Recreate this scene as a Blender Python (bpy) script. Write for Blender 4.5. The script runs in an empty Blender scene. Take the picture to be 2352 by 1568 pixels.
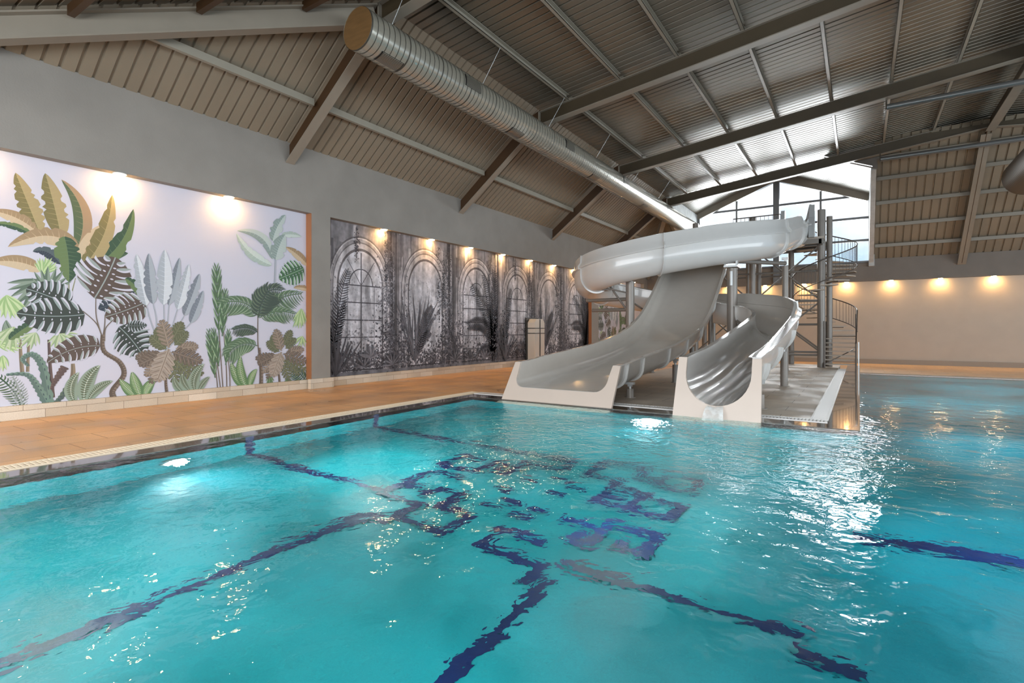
import bpy, math, random
from mathutils import Vector, Matrix
random.seed(7)
PI=math.pi
C=bpy.context.scene.collection
sc=bpy.context.scene

# ---------------------------------------------------------------- helpers
def s2l(c):
    return tuple(((v/12.92) if v<=0.04045 else ((v+0.055)/1.055)**2.4) for v in c)
def rgb(r,g,b): return s2l((r/255,g/255,b/255))
def nodemat(name):
    m=bpy.data.materials.new(name); m.use_nodes=True
    nt=m.node_tree; nt.nodes.clear()
    o=nt.nodes.new('ShaderNodeOutputMaterial'); return m,nt,o
def N(nt,t,**k):
    n=nt.nodes.new(t)
    for a,b in k.items():
        if a in n.inputs.keys() if hasattr(n.inputs,'keys') else False: n.inputs[a].default_value=b
        else: setattr(n,a,b)
    return n
def mat(name,col,rough=.6,metal=0.,var=.0,scale=3.,bump=0.,bscale=20.,stretch=(1,1,1),emit=0.,coat=0.,spec=.5,col2=None):
    m,nt,o=nodemat(name)
    p=nt.nodes.new('ShaderNodeBsdfPrincipled'); nt.links.new(p.outputs[0],o.inputs[0])
    p.inputs['Base Color'].default_value=(*col,1); p.inputs['Roughness'].default_value=rough
    p.inputs['Metallic'].default_value=metal; p.inputs['Specular IOR Level'].default_value=spec
    p.inputs['Coat Weight'].default_value=coat
    tc=nt.nodes.new('ShaderNodeTexCoord'); mp=nt.nodes.new('ShaderNodeMapping'); mp.inputs['Scale'].default_value=stretch
    nt.links.new(tc.outputs['Object'],mp.inputs[0])
    if var>0 or col2:
        nz=nt.nodes.new('ShaderNodeTexNoise'); nz.inputs['Scale'].default_value=scale; nz.inputs['Detail'].default_value=5
        nt.links.new(mp.outputs[0],nz.inputs['Vector'])
        cr=nt.nodes.new('ShaderNodeValToRGB'); cr.color_ramp.elements[0].position=.3; cr.color_ramp.elements[1].position=.7
        a=tuple(max(0,c*(1-var)) for c in col); b=col2 if col2 else tuple(min(1,c*(1+var)) for c in col)
        cr.color_ramp.elements[0].color=(*a,1); cr.color_ramp.elements[1].color=(*b,1)
        nt.links.new(nz.outputs[0],cr.inputs[0]); nt.links.new(cr.outputs[0],p.inputs['Base Color'])
    if bump>0:
        nb=nt.nodes.new('ShaderNodeTexNoise'); nb.inputs['Scale'].default_value=bscale; nb.inputs['Detail'].default_value=4
        nt.links.new(mp.outputs[0],nb.inputs['Vector'])
        bp=nt.nodes.new('ShaderNodeBump'); bp.inputs['Strength'].default_value=bump; bp.inputs['Distance'].default_value=.02
        nt.links.new(nb.outputs[0],bp.inputs['Height']); nt.links.new(bp.outputs[0],p.inputs['Normal'])
    if emit>0:
        p.inputs['Emission Color'].default_value=(*col,1); p.inputs['Emission Strength'].default_value=emit
    return m
def emis(name,col,st):
    m,nt,o=nodemat(name); e=nt.nodes.new('ShaderNodeEmission')
    e.inputs[0].default_value=(*col,1); e.inputs[1].default_value=st; nt.links.new(e.outputs[0],o.inputs[0]); return m

class MB:
    """mesh builder: collects shapes, builds ONE mesh object"""
    def __init__(s): s.v=[];s.f=[];s.s=[];s.m=[];s.c=[]
    def add(s,vs,fs,smooth=False,mi=0,col=None):
        o=len(s.v); s.v+= [tuple(q) for q in vs]
        for f in fs: s.f.append([i+o for i in f]); s.s.append(smooth); s.m.append(mi); s.c.append(col)
        return s
    def box(s,x0,y0,z0,x1,y1,z1,mi=0):
        v=[(x0,y0,z0),(x1,y0,z0),(x1,y1,z0),(x0,y1,z0),(x0,y0,z1),(x1,y0,z1),(x1,y1,z1),(x0,y1,z1)]
        return s.add(v,[(0,3,2,1),(4,5,6,7),(0,1,5,4),(1,2,6,5),(2,3,7,6),(3,0,4,7)],mi=mi)
    def bar(s,p,q,w,h,up=(0,0,1),mi=0):
        p=Vector(p);q=Vector(q);t=(q-p).normalized();u=Vector(up)
        n=t.cross(u)
        if n.length<1e-5: n=t.cross(Vector((1,0,0)))
        n.normalize();u=n.cross(t)
        v=[]
        for b in (p,q):
            for a,c in ((-1,-1),(1,-1),(1,1),(-1,1)): v.append(b+n*(a*w/2)+u*(c*h/2))
        return s.add(v,[(0,1,2,3),(7,6,5,4),(0,4,5,1),(1,5,6,2),(2,6,7,3),(3,7,4,0)],mi=mi)
    def tube(s,pts,r,n=12,caps=True,mi=0):
        P=[Vector(p) for p in pts]; R=r if isinstance(r,(list,tuple)) else [r]*len(P)
        v=[];f=[];ref=None
        for i,p in enumerate(P):
            t=(P[min(i+1,len(P)-1)]-P[max(i-1,0)]).normalized()
            if ref is None: ref=Vector((0,0,1)) if abs(t.z)<.9 else Vector((1,0,0))
            a=t.cross(ref).normalized(); b=t.cross(a); ref=-b if False else ref
            if abs(t.dot(ref))>.98: ref=Vector((0,1,0))
            for k in range(n):
                an=2*PI*k/n; v.append(p+(a*math.cos(an)+b*math.sin(an))*R[i])
        for i in range(len(P)-1):
            for k in range(n): f.append((i*n+k,i*n+(k+1)%n,(i+1)*n+(k+1)%n,(i+1)*n+k))
        s.add(v,f,True,mi)
        if caps:
            s.add(v[:n],[tuple(range(n))],False,mi); s.add(v[-n:],[tuple(range(n))[::-1]],False,mi)
        return s
    def prism(s,poly,axis,a,b,mi=0):
        """poly 2D extruded along axis ('x': poly=(y,z), 'y': poly=(x,z), 'z': poly=(x,y))"""
        def P(p,t): return {'x':(t,p[0],p[1]),'y':(p[0],t,p[1]),'z':(p[0],p[1],t)}[axis]
        n=len(poly); v=[P(p,a) for p in poly]+[P(p,b) for p in poly]
        f=[tuple(range(n))[::-1],tuple(range(n,2*n))]+[(i,(i+1)%n,n+(i+1)%n,n+i) for i in range(n)]
        return s.add(v,f,mi=mi)
    def disc(s,c,r,nrm=(0,0,1),n=16,mi=0):
        t=Vector(nrm).normalized(); a=t.orthogonal().normalized(); b=t.cross(a); c=Vector(c)
        return s.add([c+(a*math.cos(2*PI*k/n)+b*math.sin(2*PI*k/n))*r for k in range(n)],[tuple(range(n))],mi=mi)
    def obj(s,name,mats,parent=None,colors=False,recalc=True):
        me=bpy.data.meshes.new(name); me.from_pydata(s.v,[],s.f)
        if not isinstance(mats,(list,tuple)): mats=[mats]
        for m in mats: me.materials.append(m)
        me.polygons.foreach_set('use_smooth',s.s); me.polygons.foreach_set('material_index',s.m)
        if colors:
            at=me.color_attributes.new('paint','FLOAT_COLOR','CORNER'); d=[]
            for f,c in zip(s.f,s.c): d+= list((c or (.5,.5,.5)) + (1.,))*len(f)
            at.data.foreach_set('color',d)
        elif recalc:
            import bmesh
            bm=bmesh.new(); bm.from_mesh(me); bmesh.ops.recalc_face_normals(bm,faces=bm.faces); bm.to_mesh(me); bm.free()
        me.update()
        o=bpy.data.objects.new(name,me); C.objects.link(o)
        if parent is not None:
            o.parent=parent; o.location=-Vector(parent.location) if parent.type=='EMPTY' else (0,0,0)
        return o
def tag(o,label=None,cat=None,group=None,kind=None):
    if label: o['label']=label
    if cat: o['category']=cat
    if group: o['group']=group
    if kind: o['kind']=kind
    return o
def thing(name,label,cat,loc=(0,0,0),group=None,kind=None):
    o=bpy.data.objects.new(name,None); C.objects.link(o); o.location=loc; o.empty_display_size=.2
    return tag(o,label,cat,group,kind)
def ccopy(root,off,label=None,group=None):
    """copy a thing with its parts and sub-parts, moved by off"""
    r=root.copy(); C.objects.link(r); r.location=Vector(root.location)+Vector(off)
    if label: r['label']=label
    if group: r['group']=group
    for ch in list(root.children):
        c=ch.copy(); C.objects.link(c); c.parent=r
        for g in list(ch.children):
            d=g.copy(); C.objects.link(d); d.parent=c
    return r
ORD=['first','second','third','fourth','fifth','sixth','seventh','eighth','ninth','tenth','eleventh','twelfth']

# ---------------------------------------------------------------- materials
M={}
M['wall']=mat('grey_plaster',rgb(142,137,130),.85,var=.07,scale=1.3,bump=.15,bscale=30)
M['wallend']=mat('grey_plaster_end',rgb(128,120,112),.85,var=.06,scale=1.3)
M['white_wall']=mat('cream_plaster',rgb(188,178,166),.8,var=.03,scale=2)
M['jamb']=mat('lamp_tinted_reveal',rgb(150,100,66),.6)
M['sheet']=mat('ribbed_sheet',rgb(134,123,106),.5,metal=.0,var=.08,scale=.8,spec=.6)
M['sheet_top']=mat('ribbed_sheet_glossy',rgb(116,108,94),.33,metal=.3,var=.1,scale=.5,spec=.8)
M['steel']=mat('taupe_steel',rgb(140,132,119),.42,metal=.0,var=.05,scale=2,spec=.6)
M['steel_web']=mat('shade_brown_steel_web',rgb(70,59,42),.5,var=.08,scale=2)  # taupe steel with shade and warm reflection put into the brown
M['steel_leg']=mat('shade_brown_steel',rgb(70,48,27),.5,var=.1,scale=2)  # same steel, darker still: shade on the legs put into the colour
M['purlin']=mat('light_taupe_steel',rgb(156,150,136),.35,spec=.7,var=.04,scale=3)
M['duct']=mat('painted_duct',rgb(168,164,150),.2,metal=.35,coat=.5)
M['duct_seam']=mat('duct_seam',rgb(70,66,58),.5)
M['duct_dark']=mat('duct_dark',rgb(96,84,70),.45,metal=.3)
M['duct_cap']=mat('duct_cap_brown',rgb(122,92,56),.5,metal=.2,var=.12,scale=3,stretch=(1,1,6))
M['black']=mat('black',rgb(28,26,24),.5)
M['pipe']=mat('grey_pipe',rgb(112,112,110),.35,metal=.3)
M['travertine']=mat('travertine',rgb(216,196,168),.6,var=.12,scale=6,bump=.3,bscale=25,stretch=(1,.4,2))
M['gel']=mat('white_gelcoat',rgb(208,207,204),.22,coat=.4,var=.015,scale=3)
M['gelgrey']=mat('grey_gelcoat',rgb(206,201,194),.17,coat=.6,var=.02,scale=3)
M['gelplate']=mat('plate_gelcoat',rgb(208,194,182),.3,var=.02,scale=3)
M['column']=mat('grey_column',rgb(134,127,120),.34,metal=.08,var=.06,scale=3)
M['brace']=mat('brace_steel',rgb(116,110,103),.4,metal=.05)
M['bracket']=mat('galvanised',rgb(190,192,192),.35,metal=.3)
M['tread']=mat('stair_tread',rgb(172,160,146),.5,var=.08,scale=5)
M['rail']=mat('dark_rail',rgb(84,76,70),.35,metal=.3)
M['grate']=mat('cream_grating',rgb(232,216,190),.5)
M['grate_w']=mat('white_grating',rgb(225,224,222),.45)
M['ledge']=mat('dark_wet_stone',rgb(86,76,66),.08,var=.2,scale=30,coat=.6,spec=.8)
M['lamp']=emis('warm_lamp',(1.,.58,.22),260.)
M['frame']=mat('window_frame',rgb(120,124,128),.5)
M['concrete']=mat('pale_concrete',rgb(188,190,188),.8,var=.12,scale=3)

def tile_mat(name,c1,c2,grout,sx,sy,rough,rot=0,wet=0.,mortar=.006,spots=None,off=.5,yz=False):
    m,nt,o=nodemat(name)
    p=nt.nodes.new('ShaderNodeBsdfPrincipled'); nt.links.new(p.outputs[0],o.inputs[0])
    tc=nt.nodes.new('ShaderNodeTexCoord'); mp=nt.nodes.new('ShaderNodeMapping'); mp.inputs['Rotation'].default_value=(0,0,rot)
    nt.links.new(tc.outputs['Object'],mp.inputs[0])
    b=nt.nodes.new('ShaderNodeTexBrick')
    if yz:
        sx_=nt.nodes.new('ShaderNodeSeparateXYZ'); cx_=nt.nodes.new('ShaderNodeCombineXYZ'); nt.links.new(tc.outputs['Object'],sx_.inputs[0]); nt.links.new(sx_.outputs['Y'],cx_.inputs['X']); nt.links.new(sx_.outputs['Z'],cx_.inputs['Y']); nt.links.new(cx_.outputs[0],b.inputs['Vector'])
    else: nt.links.new(mp.outputs[0],b.inputs['Vector'])
    b.offset=off; b.inputs['Scale'].default_value=1; b.inputs['Brick Width'].default_value=sx; b.inputs['Row Height'].default_value=sy
    b.inputs['Mortar Size'].default_value=mortar; b.inputs['Mortar Smooth'].default_value=.1
    b.inputs['Color1'].default_value=(*c1,1); b.inputs['Color2'].default_value=(*c2,1); b.inputs['Mortar'].default_value=(*grout,1)
    n=nt.nodes.new('ShaderNodeTexNoise'); n.inputs['Scale'].default_value=1.1; n.inputs['Detail'].default_value=8
    nt.links.new(tc.outputs['Object'],n.inputs['Vector'])
    n2=nt.nodes.new('ShaderNodeTexNoise'); n2.inputs['Scale'].default_value=60; n2.inputs['Detail'].default_value=3
    nt.links.new(tc.outputs['Object'],n2.inputs['Vector'])
    mr=nt.nodes.new('ShaderNodeMapRange'); mr.inputs[1].default_value=.3; mr.inputs[2].default_value=.7; mr.inputs[3].default_value=1-wet; mr.inputs[4].default_value=1.12
    nt.links.new(n.outputs[0],mr.inputs[0])
    mr2=nt.nodes.new('ShaderNodeMapRange'); mr2.inputs[1].default_value=.2; mr2.inputs[2].default_value=.8; mr2.inputs[3].default_value=.86; mr2.inputs[4].default_value=1.1
    nt.links.new(n2.outputs[0],mr2.inputs[0])
    mu=nt.nodes.new('ShaderNodeMath'); mu.operation='MULTIPLY'; nt.links.new(mr.outputs[0],mu.inputs[0]); nt.links.new(mr2.outputs[0],mu.inputs[1])
    vm=nt.nodes.new('ShaderNodeVectorMath'); vm.operation='SCALE'; nt.links.new(b.outputs['Color'],vm.inputs[0]); nt.links.new(mu.outputs[0],vm.inputs['Scale'])
    nt.links.new(vm.outputs[0],p.inputs['Base Color'])
    mr3=nt.nodes.new('ShaderNodeMapRange'); mr3.inputs[1].default_value=.3; mr3.inputs[2].default_value=.7; mr3.inputs[3].default_value=rough*.5; mr3.inputs[4].default_value=rough*1.3
    nt.links.new(n.outputs[0],mr3.inputs[0]); nt.links.new(mr3.outputs[0],p.inputs['Roughness'])
    bp=nt.nodes.new('ShaderNodeBump'); bp.inputs['Strength'].default_value=.3; bp.inputs['Distance'].default_value=.004; bp.invert=True
    nt.links.new(b.outputs['Fac'],bp.inputs['Height']); nt.links.new(bp.outputs[0],p.inputs['Normal'])
    return m
M['deck']=tile_mat('lamp_warmed_deck_slabs',rgb(226,176,126),rgb(214,164,116),rgb(160,114,76),.9,.6,.5,rot=PI/2,wet=.22)  # beige stone, the wall lamps' warmth put into the tan
M['gelwet']=mat('wet_gelcoat',rgb(206,204,201),.17,metal=.05,coat=.9,bump=.10,bscale=2.2,stretch=(3,.5,1))
M['island']=tile_mat('grey_deck_planks',rgb(200,186,170),rgb(186,174,160),rgb(112,100,90),1.2,.6,.62,wet=.3)
M['pool_tile']=tile_mat('teal_pool_tile',(.010,.36,.43),(.009,.335,.405),(.012,.33,.39),.3,.3,.5,wet=.26,mortar=.004)
M['pool_line']=mat('navy_pool_tile',(.001,.011,.085),.4,var=.15,scale=12)
M['terrazzo']=mat('terrazzo',rgb(150,140,128),.6,var=.25,scale=60)

# water
def water_mat():
    m,nt,o=nodemat('pool_water')
    L=nt.links.new
    tc=nt.nodes.new('ShaderNodeTexCoord')
    def noise(scale,stretch,det,dist=0.):
        mp=nt.nodes.new('ShaderNodeMapping'); mp.inputs['Scale'].default_value=stretch; L(tc.outputs['Object'],mp.inputs[0])
        n=nt.nodes.new('ShaderNodeTexNoise'); n.inputs['Scale'].default_value=scale; n.inputs['Detail'].default_value=det
        n.inputs['Distortion'].default_value=dist; L(mp.outputs[0],n.inputs['Vector']); return n.outputs[0]
    def mul(a,b):
        q=nt.nodes.new('ShaderNodeMath'); q.operation='MULTIPLY'
        for i,x in enumerate((a,b)):
            if isinstance(x,float): q.inputs[i].default_value=x
            else: L(x,q.inputs[i])
        return q.outputs[0]
    def add(a,b):
        q=nt.nodes.new('ShaderNodeMath'); q.operation='ADD'; L(a,q.inputs[0])
        if isinstance(b,float): q.inputs[1].default_value=b
        else: L(b,q.inputs[1])
        return q.outputs[0]
    def fall(cx,cy,r0,r1):
        d=nt.nodes.new('ShaderNodeVectorMath'); d.operation='DISTANCE'; L(tc.outputs['Object'],d.inputs[0]); d.inputs[1].default_value=(cx,cy,0)
        r=nt.nodes.new('ShaderNodeMapRange'); r.interpolation_type='SMOOTHSTEP'; r.inputs[1].default_value=r0; r.inputs[2].default_value=r1; r.inputs[3].default_value=1; r.inputs[4].default_value=0
        L(d.outputs['Value'],r.inputs[0]); return r.outputs[0]
    big=mul(noise(1.5,(1,1,1),1.5,.5),.036)
    mid=mul(noise(4.6,(1,1,1),2.,.6),.0125)
    fine=mul(noise(12.,(1,1,1),2.,.4),.0034)
    sp=fall(-2.3,8.6,.3,4.6)
    spl=mul(mul(noise(6.,(1,1,1),3.,1.),.045),sp)
    spl2=mul(mul(noise(17.,(1,1,1),2.,1.),.010),sp)
    far=fall(7.,21.,4.,13.)
    iv=nt.nodes.new('ShaderNodeMath'); iv.operation='MULTIPLY_ADD'; L(far,iv.inputs[0]); iv.inputs[1].default_value=-.78; iv.inputs[2].default_value=1.
    h=mul(add(add(add(big,mid),add(fine,spl)),spl2),iv.outputs[0])
    bp=nt.nodes.new('ShaderNodeBump'); bp.inputs['Strength'].default_value=1.; bp.inputs['Distance'].default_value=1.; L(h,bp.inputs['Height'])
    rf=nt.nodes.new('ShaderNodeBsdfRefraction'); rf.inputs['IOR'].default_value=1.333; rf.inputs['Roughness'].default_value=0.; rf.inputs['Color'].default_value=(.80,.96,.97,1)
    gl=nt.nodes.new('ShaderNodeBsdfGlossy'); gl.inputs['Roughness'].default_value=.02
    fn=nt.nodes.new('ShaderNodeFresnel'); fn.inputs['IOR'].default_value=1.333
    for x in (rf,gl,fn): L(bp.outputs[0],x.inputs['Normal'])
    mx=nt.nodes.new('ShaderNodeMixShader'); L(fn.outputs[0],mx.inputs[0]); L(rf.outputs[0],mx.inputs[1]); L(gl.outputs[0],mx.inputs[2])
    L(mx.outputs[0],o.inputs[0]); return m
M['water']=water_mat()
def foam_mat():
    m,nt,o=nodemat('white_water'); L=nt.links.new
    tc=nt.nodes.new('ShaderNodeTexCoord'); n=nt.nodes.new('ShaderNodeTexNoise'); n.inputs['Scale'].default_value=9; n.inputs['Detail'].default_value=6
    L(tc.outputs['Object'],n.inputs['Vector'])
    r=nt.nodes.new('ShaderNodeMapRange'); r.inputs[1].default_value=.42; r.inputs[2].default_value=.75; r.inputs[3].default_value=.3; r.inputs[4].default_value=.8; L(n.outputs[0],r.inputs[0])
    t=nt.nodes.new('ShaderNodeBsdfTransparent'); d=nt.nodes.new('ShaderNodeBsdfPrincipled'); d.inputs['Base Color'].default_value=(.85,.93,.95,1); d.inputs['Roughness'].default_value=.3
    mx=nt.nodes.new('ShaderNodeMixShader'); L(r.outputs[0],mx.inputs[0]); L(t.outputs[0],mx.inputs[1]); L(d.outputs[0],mx.inputs[2]); L(mx.outputs[0],o.inputs[0]); return m
M['foam']=foam_mat()
def surf_foam():
    m,nt,o=nodemat('surface_foam'); L=nt.links.new
    tc=nt.nodes.new('ShaderNodeTexCoord'); mp=nt.nodes.new('ShaderNodeMapping'); mp.inputs['Scale'].default_value=(1,1.8,1); L(tc.outputs['Object'],mp.inputs[0])
    n=nt.nodes.new('ShaderNodeTexNoise'); n.inputs['Scale'].default_value=7; n.inputs['Detail'].default_value=9; n.inputs['Distortion'].default_value=1.2; L(mp.outputs[0],n.inputs['Vector'])
    r=nt.nodes.new('ShaderNodeMapRange'); r.inputs[1].default_value=.46; r.inputs[2].default_value=.72; L(n.outputs[0],r.inputs[0])
    d=nt.nodes.new('ShaderNodeVectorMath'); d.operation='DISTANCE'; L(tc.outputs['Object'],d.inputs[0]); d.inputs[1].default_value=(-2.05,9.3,0)
    q=nt.nodes.new('ShaderNodeMapRange'); q.interpolation_type='SMOOTHSTEP'; q.inputs[1].default_value=.15; q.inputs[2].default_value=2.2; q.inputs[3].default_value=.85; q.inputs[4].default_value=0; L(d.outputs['Value'],q.inputs[0])
    u=nt.nodes.new('ShaderNodeMath'); u.operation='MULTIPLY'; L(r.outputs[0],u.inputs[0]); L(q.outputs[0],u.inputs[1])
    t=nt.nodes.new('ShaderNodeBsdfTransparent'); f=nt.nodes.new('ShaderNodeBsdfDiffuse'); f.inputs[0].default_value=(.8,.93,.96,1)
    mx=nt.nodes.new('ShaderNodeMixShader'); L(u.outputs[0],mx.inputs[0]); L(t.outputs[0],mx.inputs[1]); L(f.outputs[0],mx.inputs[2]); L(mx.outputs[0],o.inputs[0]); return m
M['surf']=surf_foam()
M['deck_far']=tile_mat('peach_deck',rgb(236,206,176),rgb(228,196,166),rgb(196,164,136),.9,.6,.6,wet=.12)
def paint_mat(name,streak=0.):
    m,nt,o=nodemat(name); L=nt.links.new
    p=nt.nodes.new('ShaderNodeBsdfPrincipled'); p.inputs['Roughness'].default_value=.75; L(p.outputs[0],o.inputs[0])
    a=nt.nodes.new('ShaderNodeVertexColor'); a.layer_name='paint'
    if streak>0:
        tc=nt.nodes.new('ShaderNodeTexCoord')
        def nz(st,sc_,lo,hi,det=8):
            mp=nt.nodes.new('ShaderNodeMapping'); mp.inputs['Scale'].default_value=st; L(tc.outputs['Object'],mp.inputs[0])
            n=nt.nodes.new('ShaderNodeTexNoise'); n.inputs['Scale'].default_value=sc_; n.inputs['Detail'].default_value=det; L(mp.outputs[0],n.inputs['Vector'])
            r=nt.nodes.new('ShaderNodeMapRange'); r.inputs[1].default_value=.33; r.inputs[2].default_value=.67; r.inputs[3].default_value=lo; r.inputs[4].default_value=hi; L(n.outputs[0],r.inputs[0]); return r.outputs[0]
        q=nt.nodes.new('ShaderNodeMath'); q.operation='MULTIPLY'; L(nz((1,2.2,.45),1.5,1-streak,1+streak*.6),q.inputs[0]); L(nz((1,1,1),5,.72,1.2),q.inputs[1])
        v=nt.nodes.new('ShaderNodeVectorMath'); v.operation='SCALE'; L(a.outputs[0],v.inputs[0]); L(q.outputs[0],v.inputs['Scale']); L(v.outputs[0],p.inputs['Base Color'])
    else: L(a.outputs[0],p.inputs['Base Color'])
    return m
M['mural']=paint_mat('mural_print'); M['mural2']=paint_mat('mural_print_streaked',.5)
LIGHTS=dict(near=2700,side=2300,gable=1250,world=1.3,exp=0.04)
UW=[(-5.5,1.5,150),(-5.5,5.,125),(-5.5,8.3,100),(-2.2,1.5,115),(-2.2,5,100),(-2,8.3,150),(1.5,2,125),(1.5,6,120),(2,10.5,140),(5.5,5,120),(5.5,11,140),(2,16,180),(6.5,17,180),(3,20.5,160),(9.5,9,130),(-5,-1.5,110),(0,-1.0,115),(4.5,-.5,105)]
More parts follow.
